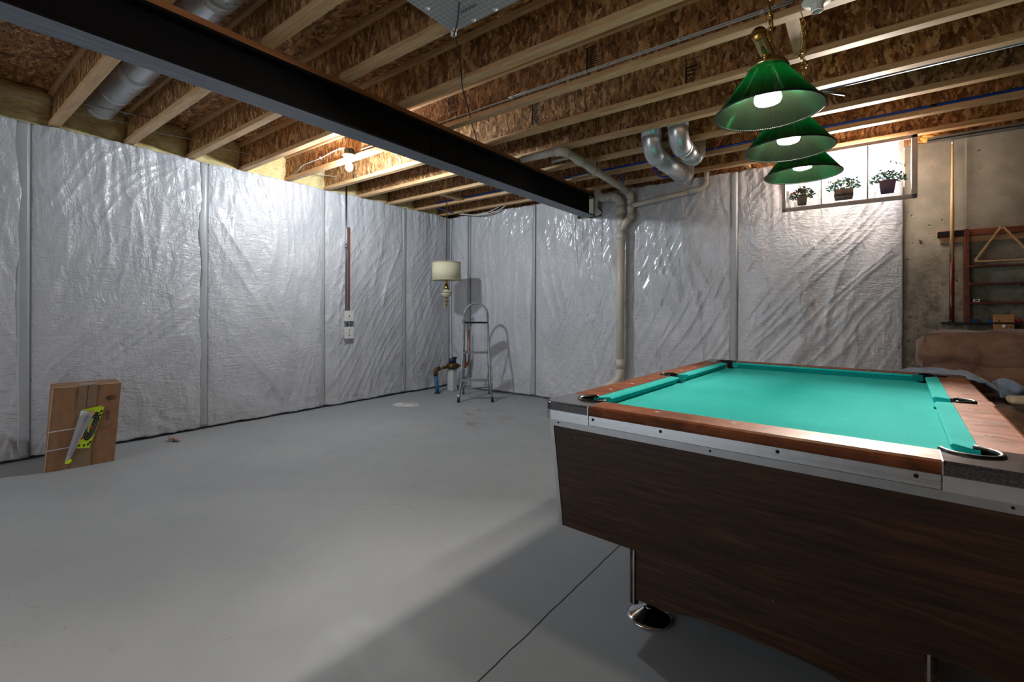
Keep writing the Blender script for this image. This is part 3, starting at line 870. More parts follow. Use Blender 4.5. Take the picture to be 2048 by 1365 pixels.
# twin ducts with elbows
def elbow_duct(x, y0, y1, zc, r, label):
    t = thing('elbow_duct', label, 'duct', (x, y0, zc - r), group='twin elbow ducts')
    R = .11
    top = 2.93
    pts = [(x, y0, top), (x, y0, zc + R + .03)]
    for i in range(1, 4):
        a = i / 4 * PI / 2; pts.append((x, y0 + R * (1 - math.cos(a)) + .0, zc + R * (1 - math.sin(a))))
    tube('drop', [(x, y0, top), (x, y0, zc + R + .02)], r + .004, M['galv'], t, 28)
    # gored elbow: each gore a flat-sided segment
    el = [(x, y0, zc + R + .04), (x, y0, zc + R)] + [(x, y0 + R * (1 - math.cos(a)), zc + R * (1 - math.sin(a))) for a in (PI / 6, PI / 3)] + [(x, y0 + R, zc), (x, y0 + R + .03, zc)]
    tube('elbow', el, r, M['galv'], t, 28, True)
    tube('run', [(x, y0 + R + .01, zc), (x, y1 - .06, zc)], r - .004, M['galv'], t, 28)
    tube('joint_band', [(x, y0 + R - .005, zc), (x, y0 + R + .03, zc)], r + .003, M['galv_band'], t, 28)
    tube('joint_band', [(x, y1 - .12, zc), (x, y1 - .08, zc)], r + .002, M['galv_band'], t, 28)
    tube('elbow', [(x, y1 - .09, zc), (x, y1 - .03, zc + .005), (x, y1 + .03, zc + .045), (x, y1 + .06, zc + .10), (x, y1 + .065, zc + .16)], r, M['galv'], t, 28, True)
    tube('riser', [(x, y1 + .065, zc + .15), (x, y1 + .065, 2.94)], r - .003, M['galv'], t, 28)
    box('hanger_strap', (x - r - .008, y0 + .42 if y1 > 4.7 else y0 + .40, zc - .04), (x - r - .002, y0 + .45 if y1 > 4.7 else y0 + .43, 2.70), M['galv_band'], t)
    return t
elbow_duct(-1.475, 3.975, 4.93, 2.585, .082, 'left one of the twin galvanised elbow ducts under the joists')
elbow_duct(-1.245, 3.975, 4.46, 2.615, .082, 'right, shorter one of the twin galvanised elbow ducts')

# white drain pipes
def drain():
    t = thing('drain_pipe', 'tall white plastic drain pipe with branches in front of the far blankets', 'pipe', (-2.31, 5.235, 0))
    y = 5.235; X = -2.31
    tube('stack', [(X, y, .48), (X, y, 2.42)], .047, M['pvc'], t, 24)
    for z in (.52, 2.05, 2.20, 2.36): tube('coupling', [(X, y, z), (X, y, z + .10)], .054, M['pvc'], t, 24)
    tube('foot_elbow', [(X, y, .50)] + arc((X, y, .48), (X, y, .36), (X - .12, y - .03, .30), 4) + [Vector((X - .20, y - .05, .26))], .052, M['pvc'], t, 24)
    tube('foot_run', [(X - .18, y - .045, .27), (X - .30, y - .07, .14), (X - .30, y - .07, 0)], .047, M['pvc'], t, 20)
    tube('upper_elbow', arc((X, y, 2.42), (X, y, 2.575), (X - .13, y, 2.585), 4), .052, M['pvc'], t, 24)
    tube('offset', [(X - .12, y, 2.585), (X - .20, y, 2.585)], .046, M['pvc'], t, 24)
    tube('upper_elbow', arc((X - .19, y, 2.585), (X - .315, y, 2.59), (X - .315, y, 2.70), 4), .052, M['pvc'], t, 24)
    tube('riser', [(X - .315, y, 2.69), (X - .315, y, 2.93)], .046, M['pvc'], t, 24)
    # wye and side branch
    x2 = X + .125
    tube('wye', [(X, y, 2.16), (X + .05, y - .01, 2.23), (x2 - .01, y - .015, 2.30)], .042, M['pvc'], t, 20)
    tube('branch', [(x2, y - .015, 2.28), (x2, y - .015, 2.50)], .036, M['pvc'], t, 20)
    for z in (2.29, 2.39, 2.47): tube('coupling', [(x2, y - .015, z), (x2, y - .015, z + .05)], .043, M['pvc'], t, 20)
    tube('branch_elbow', arc((x2, y - .015, 2.50), (x2, y - .015, 2.585), (x2 + .005, y - .11, 2.59), 4), .041, M['pvc'], t, 20)
    a = Vector((x2 + .005, y - .10, 2.590)); b = Vector((-2.135, 3.66, 2.625))
    tube('sloping_run', [a, b], .036, M['pvc'], t, 20)
    d = (b - a).normalized()
    for f in (.62, .80): tube('coupling', [a + (b - a) * f, a + (b - a) * f + d * .10], .043, M['pvc'], t, 20)
    tube('branch_elbow', arc(b, b + d * .07, b + d * .06 + Vector((-.09, 0, .01)), 4), .042, M['pvc'], t, 20)
    c = b + d * .06 + Vector((-.08, 0, .01)); tube('short_run', [c, c + Vector((-.38, 0, -.0))], .034, M['pvc'], t, 20)
    # side run to the right
    e = Vector((x2, y - .015, 2.43))
    tube('side_run', [e, (x2 + .06, y - .015, 2.445), (-1.45, y, 2.515)], .028, M['pvc'], t, 16)
    tube('coupling', [(-1.53, y, 2.508), (-1.44, y, 2.516)], .034, M['pvc'], t, 16)
    tube('side_elbow', arc((-1.45, y, 2.516), (-1.335, y, 2.525), (-1.335, y, 2.60), 4), .032, M['pvc'], t, 16)
    tube('side_riser', [(-1.335, y, 2.59), (-1.335, y, 2.72)], .026, M['pvc'], t, 16)
    # printed lines and strap
    p = a + (b - a) * .12; q = a + (b - a) * .58
    tube('printed_line', [p + Vector((-.030, 0, -.0212)), q + Vector((-.030, 0, -.0212))], .0022, M['pvc_print'], t, 5)
    s = a + (b - a) * .60
    box('hanger_strap', (s.x - .012, s.y - .002, 2.60), (s.x + .004, s.y + .002, 2.96), M['white_plastic'], t)
    tube('hanger_strap', [s + Vector((.046 * math.cos(u), 0, .046 * math.sin(u))) for u in [i / 16 * 2 * PI for i in range(17)]], .004, M['white_plastic'], t, 6)
drain()
pipe_thing('white_pipe_stub', 'short white pipe end poking over the plate near the end of the steel beam', 'pipe', [(-2.50, 3.98, 2.70), (-2.32, 4.00, 2.71)], .016, M['pvc'])
pipe_thing('white_pipe_stub', 'white pipe end lying below the blue water pipe near the beam', 'pipe', [(-2.62, 4.60, 2.70), (-2.40, 4.60, 2.705)], .012, M['pvc'])

# wood blocks
def block(a, b, label, mat='pine_y', **k):
    o = box('wood_block', a, b, M[mat], None, .002, **k); anchor(tag(o, label, 'wood block', 'small wood blocks at the ceiling')); return o
block((-.325, JY(5) + .034, 2.700), (-.262, JY(6) - .034, 2.738), 'short wooden block between two joists behind the brass chain')
block((-4.42, JY(8) + .034, 2.70), (-4.33, JY(9) - .034, 2.738), 'short wooden block between two joists near the room corner')
block((-.97, JY(10) + .034, 2.69), (-.93, 5.40, 2.72), 'small wooden block at the top of the far wall left of the shades')

# ------------------------------------------------------------------ ceiling lamps
def bulb_fixture(x, y, z, box_mat, lit, label):
    t = thing('ceiling_lampholder' if not lit else 'ceiling_bulb', label, 'ceiling light', (x, y, z - .17))
    lathe('junction_box', [(.001, z + .0), (.048, z + .0), (.050, z - .055), (.001, z - .055)], (x, y, 0), M[box_mat], t, 8, smooth=False)
    lathe('socket_plate', [(.001, z - .052), (.062, z - .055), (.066, z - .060), (.060, z - .068), (.034, z - .075), (.026, z - .085), (.026, z - .112), (.022, z - .114), (.021, z - .095), (.001, z - .094)], (x, y, 0), M['porcelain'], t, 32)
    if lit:
        bm = bmesh.new()
        bm_lathe(bm, [(.013, z - .10), (.014, z - .125), (.026, z - .142), (.034, z - .160), (.036, z - .178), (.030, z - .198), (.016, z - .210), (.001, z - .212)], (x, y, 0), 20)
        finish('bulb', bm, M['bulb_white'], t, True)
    return t
bulb_fixture(-4.00, 2.665, 2.765, 'dark_box', True, 'lit bare white bulb in a porcelain socket near the left wall')
tl = bulb_fixture(-.175, 2.655, 2.745, 'blue_box', False, 'empty white porcelain lamp socket on a blue box above the green shades')
tube('pull_wire', smooth_path([(-.235, 2.66, 2.684), (-.19, 2.64, 2.672), (-.15, 2.63, 2.675), (-.13, 2.62, 2.685)], 5), .003, M['rubber'], tl, 6)

# ------------------------------------------------------------------ pool table lamp
def pool_lamp():
    x = -.264; ys = (1.826, 2.300, 2.765)
    t = thing('pool_table_lamp', 'brass billiard lamp with three green ribbed shades hanging over the table', 'hanging lamp', (x, ys[1], 1.893), 0)
    rot = 0.02
    X = lambda y: x + (y - ys[0]) * .022
    zb = 2.083
    tube('brass_bar', [(X(1.665), 1.665, zb), (X(2.93), 2.93, zb)], .019, M['brass_pale'], t, 20)
    for yy in (1.665, 2.93): lathe('end_cap', [(.001, -.006), (.021, -.005), (.023, 0), (.021, .005), (.001, .006)], (X(yy), yy, zb), M['brass'], t, 20, 'Y')
    for y in ys:
        c = (X(y), y, 0)
        n = 260
        prof = [(.052, 2.036), (.167, 1.884), (.1695, 1.884), (.0545, 2.0385)]
        s = lathe('shade', prof, c, M['greenshade'], t, n, ribs=1, ribamp=.010, close=True, smooth=False)
        bm = bmesh.new(); bm_lathe(bm, [(.1655, 1.8835), (.1715, 1.8835), (.1715, 1.888), (.1655, 1.888)], c, 64, close=True); r = finish('rim', bm, M['rubber'], s, True)
        lathe('cap', [(.001, 2.072), (.030, 2.070), (.054, 2.058), (.066, 2.036), (.060, 2.033), (.001, 2.036)], c, M['brass_pale'], t, 32)
        lathe('socket', [(.001, 2.045), (.022, 2.044), (.022, 1.985), (.001, 1.985)], c, M['brass'], t, 20)
        lathe('bulb', [(.012, 1.992), (.018, 1.985), (.030, 1.966), (.040, 1.945), (.043, 1.932), (.039, 1.920), (.022, 1.914), (.001, 1.913)], c, M['bulb_warm'], t, 28)
    for yy, z1 in ((1.86, 2.70), (2.775, 2.70)):
        lathe('hanging_loop', [(.004, zb + .015), (.007, zb + .03), (.004, zb + .034)], (X(yy), yy, 0), M['brass'], t, 12)
        chain('chain', (X(yy), yy, z1), (X(yy), yy, zb + .022), M['brass'], t, L=.036, w=.010, r=.0023)
    # spare links bunched at the far hook
    bm = bmesh.new()
    for q in range(7):
        a = q * .9; p0 = Vector((X(2.775) + .012 * math.cos(a), 2.765 + .01 * math.sin(a), 2.46 + .012 * q))
        bm_chain(bm, p0, p0 + Vector((.02 * math.sin(a), .02 * math.cos(a), -.04)), .036, .010, .0023)
    finish('chain', bm, M['brass'], t, True)
    tube('cord', smooth_path([(X(1.86), 1.86, 2.69), (X(1.86) + .012, 1.85, 2.5), (X(1.86) - .012, 1.86, 2.35), (X(1.86) + .01, 1.85, 2.2), (X(1.84), 1.84, 2.095)], 6), .003, M['brass'], t, 6)
pool_lamp()

# ------------------------------------------------------------------ hanging shade lamp near the corner
def corner_lamp():
    x, y = -4.64, 4.64
    t = thing('hanging_lamp', 'cream drum shade lamp with brass and ceramic base hanging on a chain by the corner', 'hanging lamp', (x, y, 1.22))
    z0, z1, r0, r1 = 1.618, 1.872, .205, .196
    lathe('lamp_shade', [(r0, z0), (r1, z1), (r1 - .004, z1), (r0 - .004, z0)], (x, y, 0), M['linen'], t, 48, close=True)
    for z, r in ((z0 - .002, r0), (z1 - .018, r1)): lathe('shade_trim', [(r + .001, z), (r + .003, z + .002), (r + .002, z + .018), (r - .004, z + .019), (r - .004, z)], (x, y, 0), M['linen_trim'], t, 48, close=True)
    tube('chain', [(x, y, 2.70), (x, y, 2.69)], .006, M['brass'], t, 8)
    chain('chain', (x, y, 2.70), (x, y, 1.86), M['meter_brass'], t, L=.045, w=.011, r=.0032)
    lathe('rod', [(.001, 1.87), (.006, 1.87), (.006, 1.60), (.001, 1.60)], (x, y, 0), M['brass'], t, 10)
    bm = bmesh.new()
    for a in range(3):
        d = Vector((math.cos(a * 2.094), math.sin(a * 2.094), 0)) ; bm_tube(bm, [Vector((x, y, z1 - .02)), Vector((x, y, z1 - .012)) + d * (r1 - .004)], .003, 6)
    finish('spider', bm, M['brass'], t, True)
    lathe('brass_neck', [(.001, 1.612), (.022, 1.610), (.018, 1.592), (.010, 1.585), (.016, 1.572), (.028, 1.545), (.036, 1.518), (.036, 1.508), (.052, 1.502), (.052, 1.498), (.001, 1.496)], (x, y, 0), M['brass'], t, 28)
    lathe('ceramic_bowl', [(.001, 1.498), (.030, 1.497), (.040, 1.478), (.062, 1.462), (.086, 1.452), (.088, 1.444), (.080, 1.430), (.066, 1.408), (.044, 1.390), (.024, 1.378), (.001, 1.376)], (x, y, 0), M['ceramic'], t, 32)
    bm = bmesh.new()
    for i in range(14):
        a = i / 14 * 2 * PI; bm_box(bm, (x + .080 * math.cos(a) - .007, y + .080 * math.sin(a) - .007, 1.448), (x + .080 * math.cos(a) + .007, y + .080 * math.sin(a) + .007, 1.458))
    bm_lathe(bm, [(.0865, 1.442), (.0905, 1.447), (.0865, 1.453)], (x, y, 0), 32, close=True)
    g = finish('gilt_band', bm, M['brass'], t)
    lathe('brass_finial', [(.001, 1.378), (.020, 1.376), (.012, 1.350), (.036, 1.344), (.030, 1.334), (.016, 1.325), (.022, 1.315), (.010, 1.300), (.008, 1.290), (.024, 1.284), (.022, 1.276), (.010, 1.268), (.012, 1.258), (.005, 1.248), (.001, 1.244)], (x, y, 0), M['brass'], t, 20)
    tube('pull_chain', [(x, y, 1.246), (x, y, 1.18)], .0015, M['brass'], t, 6)
corner_lamp()
pipe_thing('thin_black_wire', 'thin dark wire hanging down the far corner behind the cream lamp', 'wire', [(-5.15, 5.27, 2.69), (-5.16, 5.27, 1.8), (-5.15, 5.27, 1.0), (-5.14, 5.27, .01)], .004, M['rubber'], 6, 3)

# ------------------------------------------------------------------ stepladder
def ladder():
    A = Vector((-4.195, 4.419, 0)); B = Vector((-3.858, 4.705, 0)); mid = (A + B) / 2
    u = (B - A).normalized(); w = Vector((-u.y, u.x, 0))
    W0 = (B - A).length / 2
    t = thing('stepladder', 'paint-spattered grey aluminium stepladder with a hoop top near the far corner', 'ladder', tuple(mid))
    def F(s, h, back=0.0):   # point on the front frame plane
        return mid + u * s + w * (h * .235 + back) + Vector((0, 0, h))
    top_h = 1.14; rW = .155
    # front frame: two rails and the hoop in one bent tube
    hoop = []
    for i in range(0, 13):
        a = PI - i / 12 * PI; hoop.append(F(rW * math.cos(a), top_h + .155 * math.sin(a)))
    for sgn, nm in ((-1, 'leg'), (1, 'leg')):
        tube(nm, [F(sgn * W0, .0), F(sgn * (W0 - .03), .25), F(sgn * rW, top_h)], .015, M['ladder'], t, 10)
        ft = lathe('rubber_foot', [(.001, 0), (.019, 0), (.018, .06), (.001, .06)], tuple(F(sgn * W0, 0)), M['rubber'], t, 12)
    lathe('paint_drip', [(.0165, .07), (.0165, .10)], tuple(F(-W0, 0)), M['white_plastic'], t, 12)
    tube('hoop', hoop, .015, M['ladder'], t, 10)
    # rear legs
    R0 = mid + w * .60 ; hinge = .98
    for sgn in (-1, 1):
        a = R0 + u * sgn * (W0 - .035); b = F(sgn * (rW + .0), hinge)
        tube('rear_leg', [a, a + (b - a) * .5, b], .012, M['ladder'], t, 10)
        lathe('rubber_foot', [(.001, 0), (.016, 0), (.015, .04), (.001, .04)], tuple(a), M['rubber'], t, 12)
        c = F(sgn * (rW + .02), .60); d = R0 + u * sgn * (W0 - .04) + (F(sgn * rW, hinge) - R0 - u * sgn * (W0 - .04)) * .55
    a1 = R0 + Vector((0, 0, .10)) - w * .04
    tube('rear_brace', [a1 - u * (W0 - .04), a1 + u * (W0 - .04)], .009, M['ladder'], t, 8)
    def tread(h, hw, depth, mat, name):
        c = F(0, h); bm = bmesh.new()
        for dz, th in ((0, .004),):
            pts = [c - u * hw - w * .02, c + u * hw - w * .02, c + u * hw + w * depth, c - u * hw + w * depth]
            bm_prism(bm, [p + Vector((0, 0, -.004)) for p in pts], (0, 0, .005))
            bm_prism(bm, [p + Vector((0, 0, -.022)) for p in (pts[0], pts[1], pts[1] + w * .004, pts[0] + w * .004)], (0, 0, .020))
        o = finish(name, bm, mat, t)
    tread(.285, W0 - .025, .10, M['ladder'], 'tread'); tread(.645, W0 - .055, .09, M['ladder'], 'tread')
    tread(1.045, rW, .11, M['rubber'], 'top_step')
    for sgn in (-1, 1):
        p = F(sgn * (W0 - .03), .06); q = F(sgn * (W0 - .12), .27)
        tube('tread_brace', [F(sgn * (W0 - .01), .12), F(sgn * (W0 - .10), .27)], .006, M['ladder'], t, 6)
        p = F(sgn * .11, 1.03); q = R0 + u * sgn * (W0 - .09) + Vector((0, 0, .42)) - w * .14
        tube('link_rod', [F(sgn * .12, 1.03, .08), F(sgn * .12, .64, .09)], .0035, M['ladder'], t, 6)
    return t
ladder()

# ------------------------------------------------------------------ water meter
def meter():
    t = thing('water_meter', 'tarnished brass water meter on a blue pipe in the far corner', 'water meter', (-4.911, 4.715, 0))
    tube('service_pipe', [(-4.90, 4.72, 0), (-4.905, 4.72, .12), (-4.93, 4.715, .27)], .026, M['poly_blue'], t, 16)
    lathe('pipe_collar', [(.001, 0), (.05, 0), (.036, .014), (.001, .016)], (-4.90, 4.72, 0), M['rubber'], t, 12)
    tube('brass_elbow', [(-4.93, 4.715, .25), (-4.93, 4.715, .28)] + arc((-4.93, 4.715, .29), (-4.93, 4.715, .345), (-4.925, 4.77, .35), 4) + [Vector((-4.92, 4.80, .35))], .032, M['meter_brass'], t, 14)
    lathe('white_tape', [(.031, -.006), (.035, 0), (.031, .006)], (-4.921, 4.795, .35), M['white_plastic'], t, 14, 'Y')
    tube('inlet', [(-4.92, 4.79, .35), (-4.895, 4.93, .365), (-4.885, 4.99, .365)], .022, M['meter_brass'], t, 14)
    c = (-4.88, 5.01, 0)
    lathe('meter_body', [(.001, .325), (.055, .325), (.085, .335), (.098, .352), (.092, .372), (.092, .392), (.070, .415), (.050, .425), (.001, .426)], c, M['meter_brass'], t, 24)
    lathe('register', [(.001, .425), (.056, .425), (.056, .475), (.050, .48), (.001, .48)], c, M['navy'], t, 20)
    box('register_lid', (-4.88, 5.0, .48), (-4.83, 5.06, .505), M['black'], t, .004)
    tube('outlet', [(-4.87, 5.05, .365), (-4.80, 5.13, .375), (-4.74, 5.20, .385)], .020, M['copper'], t, 14)
    lathe('valve_body', [(.001, .33), (.022, .335), (.030, .36), (.034, .40), (.022, .43), (.014, .47), (.001, .475)], (-4.77, 5.165, 0), M['copper'], t, 16)
    box('valve_handle', (-4.765, 5.12, .43), (-4.725, 5.145, .60), M['navy'], t, .008)
    box('meter_tag', (-4.80, 5.13, .44), (-4.785, 5.18, .66), M['white_plastic'], t, .003)
    tube('riser', [(-4.74, 5.20, .385), (-4.735, 5.215, .5), (-4.735, 5.215, .9)], .010, M['copper'], t, 10)
    p = box('meter_post', (-4.945, 4.965, 0), (-4.83, 5.06, .322), M['greyplastic'], None, .012)
    anchor(tag(p, 'pale grey square post standing under the brass water meter', 'post'))
meter()

# ------------------------------------------------------------------ conduit with outlet boxes on the west wall
def outlets():
    y, x = 3.435, -5.215
    t = thing('wall_conduit', 'vertical steel conduit coming down the left blanket to the white switch box', 'conduit', (x, y, 1.19))
    tube('pipe', [(x, y, 1.19), (x, y, 2.90)], .011, M['conduit'], t, 12)
    tube('coupling', [(x, y, 1.98), (x, y, 2.03)], .015, M['conduit'], t, 12)
    b = box('stud_edge', (-5.222, 3.458, 1.195), (-5.205, 3.488, 2.25), M['redboard'], None, .002)
    anchor(tag(b, 'narrow reddish wood strip showing in a slit beside the steel conduit', 'wood strip'))
    def plate(z0, z1, lab, holes):
        s = thing('outlet_box', lab, 'electrical box', (-5.235, 3.475, z0), group='white electrical boxes on the left wall')
        box('box_body', (-5.228, 3.42, z0 + .006), (-5.205, 3.535, z1 - .006), M['white_plastic'], s, .003)
        box('cover_plate', (-5.205, 3.415, z0), (-5.199, 3.54, z1), M['white_plastic'], s, .003)
        for (yy, zz, w, h) in holes: box('slot', (-5.1995, yy - w, zz - h), (-5.1975, yy + w, zz + h), M['dark'], s)
    plate(1.055, 1.19, 'white switch box at the lower end of the steel conduit', [(3.475, 1.12, .006, .010)])
    plate(.835, .985, 'white duplex outlet box below the switch box', [(3.475, .945, .012, .004), (3.475, .88, .012, .004), (3.475, .91, .004, .004)])
    t2 = thing('jumper_cables', 'short dark and pale cables joining the two white wall boxes', 'cable', (-5.21, 3.48, .98))
    tube('cable', [(-5.215, 3.455, 1.058), (-5.21, 3.452, 1.02), (-5.215, 3.455, .982)], .007, M['rubber'], t2, 8)
    tube('cable', [(-5.215, 3.475, 1.058), (-5.205, 3.478, 1.02), (-5.215, 3.475, .982)], .006, M['conduit'], t2, 8)
    tube('cable', smooth_path([(-5.215, 3.49, 1.058), (-5.20, 3.52, 1.035), (-5.20, 3.505, 1.01), (-5.215, 3.50, .982)], 4), .005, M['rubber'], t2, 8)
outlets()

# ------------------------------------------------------------------ cardboard box with paper target
def carton():
    c0 = Vector((-4.753, .657, 0)); c1 = Vector((-4.700, 1.043, 0))
    t = thing('cardboard_box', 'tall flat brown cardboard box leaning by the left wall with a neon target sheet', 'box', tuple((c0 + c1) / 2))
    u = (c1 - c0); Wd = u.length; u.normalize()
    n = Vector((-u.y, u.x, 0))                       # away from the room
    if n.x > 0: n = -n
    up = (Vector((0, 0, 1)) + n * .07 + u * .075).normalized()
    H, D = .612, .28
    bk = (n - Vector((0, 0, .18 * 0))).normalized()
    def P(a, h, d=0): 
        return c0 + u * a + up * h + bk * d + Vector((0, 0, .001))
    bm = bmesh.new(); nx, nz = 10, 14
    def sag(a, h): return .006 * math.sin(PI * a / Wd) * math.sin(PI * h / H) + .002 * N3(a * 14, h * 14, 2)
    front = [[bm.verts.new(P(Wd * i / nx, H * j / nz, -sag(Wd * i / nx, H * j / nz))) for j in range(nz + 1)] for i in range(nx + 1)]
    rear = [[bm.verts.new(P(Wd * i / nx - .012 * (j / nz), H * j / nz, D)) for j in range(nz + 1)] for i in range(nx + 1)]
    for i in range(nx):
        for j in range(nz):
            bm.faces.new((front[i][j], front[i + 1][j], front[i + 1][j + 1], front[i][j + 1])); bm.faces.new((rear[i][j], rear[i][j + 1], rear[i + 1][j + 1], rear[i + 1][j]))
    for i in range(nx):
        for j in (0, nz): bm.faces.new((front[i][j], front[i + 1][j], rear[i + 1][j], rear[i][j]))
    for j in range(nz):
        for i in (0, nx): bm.faces.new((front[i][j], front[i][j + 1], rear[i][j + 1], rear[i][j]))
    finish('carton', bm, M['card'], t)
    def sheet(name, pts, mat, parent=t, lift=.003, th=.0012):
        return prism(name, [P(a, h, -lift - sag(a, h) - .004) for a, h in pts], -bk * th, mat, parent)
    m = Wd * .5
    sheet('packing_tape', [(m - .055, .0), (m + .052, .0), (m + .055, H), (m - .052, H)], M['tape'])
    prism('packing_tape', [P(m - .052, H + .001, 0), P(m + .055, H + .001, 0), P(m + .05, H + .001, D * .6), P(m - .055, H + .001, D * .6)], up * .001, M['tape'], t)
    for h in (.15, .285): sheet('packing_tape', [(-.002, h), (m - .05, h + .008), (m - .05, h + .0145), (-.002, h + .006)], M['paper'], th=.0006)
    sheet('flap_seam', [(m - .002, 0), (m + .001, 0), (m + .001, H), (m - .002, H)], M['ink'], lift=.0045, th=.0005)
    prism('edge_line', [P(0, H, -.0005), P(Wd, H, -.0005), P(Wd, H - .004, -.0015), P(0, H - .004, -.0015)], -bk * .0006, M['beige'], t)  # thin paler lines along the carton's top and left front edges
    prism('edge_line', [P(0, 0, -.0005), P(.004, 0, -.0015), P(.004, H, -.0015), P(0, H, -.0005)], -bk * .0006, M['beige'], t)
    sheet('crease', [(m + .055, .28), (Wd, .285), (Wd, .289), (m + .055, .284)], M['ink'] if False else M['tape'], lift=.001, th=.0008)
    # recycling mark and word
    c = (Wd * .85, H * .82)
    bm = bmesh.new()
    def ringpts(r): return [P(c[0] + r * 1.2 * math.cos(a), c[1] + r * .72 * math.sin(a), -.0075) for a in [i / 24 * 2 * PI for i in range(25)]]
    bm_tube(bm, ringpts(.022), .0018, 5); bm_tube(bm, ringpts(.017), .0012, 5)
    for a in (0, 2.09, 4.19):
        p = P(c[0] + .009 * math.cos(a), c[1] + .006 * math.sin(a), -.0075); q = P(c[0] + .010 * math.cos(a + 1.4), c[1] + .007 * math.sin(a + 1.4), -.0075); bm_tube(bm, [p, q], .002, 5)
    finish('printed_mark', bm, M['ink'], t)
    text('printed_word', 'SEOU', .030, M['ink'], t, P(Wd * .83, H * .60, -.0085), -up, u, .0004)
    # the target sheet: neon yellow with black rings, left part curled over and showing its white back
    s = thing('target_sheet', 'curled neon yellow shooting target sheet stuck on the cardboard box', 'paper target', tuple(P(m, .2, -.02)))
    def T(a, h, d): return P(a, h, -d)
    bm = bmesh.new(); nu = 12
    def front_pt(f, g):   # f along width, g along height
        a0 = m - .060 + .035 * 0; x0 = m - .035 + .052 * g; x1 = m + .060 + .045 * g - .02 * (1 - g)
        a = x0 + (x1 - x0) * f; h = .145 + .278 * g + .012 * f * g - .01 * f * (1 - g)
        return T(a, h, .016 + .010 * math.sin(PI * f) * .6)
    F = [[bm.verts.new(front_pt(i / nu, j / nu)) for j in range(nu + 1)] for i in range(nu + 1)]
    K = [[bm.verts.new(front_pt(i / nu, j / nu) + bk * .0008) for j in range(nu + 1)] for i in range(nu + 1)]
    for i in range(nu):
        for j in range(nu): bm.faces.new((F[i][j], F[i + 1][j], F[i + 1][j + 1], F[i][j + 1])); bm.faces.new((K[i][j], K[i][j + 1], K[i + 1][j + 1], K[i + 1][j]))
    finish('sheet', bm, M['neon'], s, True)
    def disc(name, f, g, r, mat, d=.0012, ry=None):
        bm = bmesh.new(); pts = []
        for i in range(28):
            a = i / 28 * 2 * PI; ff = min(.97, max(.0, f + r * math.cos(a))); gg = min(.98, max(.02, g + (ry or r) * math.sin(a)))
            pts.append(front_pt(ff, gg) - bk * d)
        bm_prism(bm, pts, -bk * .0004); return finish(name, bm, mat, s)
    disc('target_disc', .55, .52, .46, M['target_black'], .0012, .33)
    bm = bmesh.new()
    for r in (.18, .28, .38): bm_tube(bm, [front_pt(min(.98, .55 + r * math.cos(a)), .52 + r * .72 * math.sin(a)) - bk * .0026 for a in [i / 28 * 2 * PI for i in range(29)]], .0009, 4)
    bm_tube(bm, [front_pt(.05, .52) - bk * .0026, front_pt(.95, .52) - bk * .0026], .0008, 4)
    finish('target_rings', bm, M['target_line'], s)
    disc('bullseye', .55, .52, .10, M['target_red'], .0036, .045); disc('bullseye', .12, .26, .10, M['target_red'], .0036, .035)
    for f, g in ((.12, .07), (.5, .07), (.78, .09), (.90, .14), (.88, .90), (.70, .86), (.90, .80), (.55, .88), (.93, .70)): disc('small_dot', f, g, .085, M['target_black'], .0012, .032)
    # curled-over half
    a = [T(m - .088, .060, .030), T(m - .070, .075, .034), T(m + .062, .435, .040), T(m + .030, .462, .050), T(m - .018, .460, .046)]
    bm = bmesh.new()
    rows = 10; prev = None
    A0, A1 = T(m - .092, .062, .022), T(m - .030, .428, .030)     # left, rolled edge
    B0, B1 = T(m - .062, .080, .020), T(m + .052, .412, .022)     # right, free edge
    R = []
    for j in range(rows + 1):
        g = j / rows; L0 = A0.lerp(A1, g); R0 = B0.lerp(B1, g); row = []
        for i in range(9):
            f = i / 8; p = L0.lerp(R0, f) - bk * (.022 * math.sin(PI * (f * .85 + .1)) * (.35 + .65 * g)); row.append(bm.verts.new(p))
        R.append(row)
    for j in range(rows):
        for i in range(8): bm.faces.new((R[j][i], R[j][i + 1], R[j + 1][i + 1], R[j + 1][i]))
    bmesh.ops.solidify(bm, geom=list(bm.faces), thickness=.0008)
    k = finish('curled_back', bm, M['paper'], s, True); k['label'] = 'white paper back of the curled sheet'
    sm = [T(m - .092, .060, .026), T(m - .060, .078, .026), T(m - .052, .062, .030), T(m - .066, .045, .032), T(m - .088, .046, .030)]
    prism('yellow_tip', sm, -bk * .001, M['neon'], s)
    prism('yellow_tip', [T(m - .028, .432, .030), T(m + .092, .446, .018), T(m + .090, .410, .016), T(m + .03, .40, .020)], bk * .001, M['neon'], s)
    prism('yellow_tip', [T(m + .022, .418, .056), T(m + .050, .420, .05), T(m + .044, .390, .054), T(m + .020, .386, .056)], -bk * .001, M['flower_cream'], s)
carton()

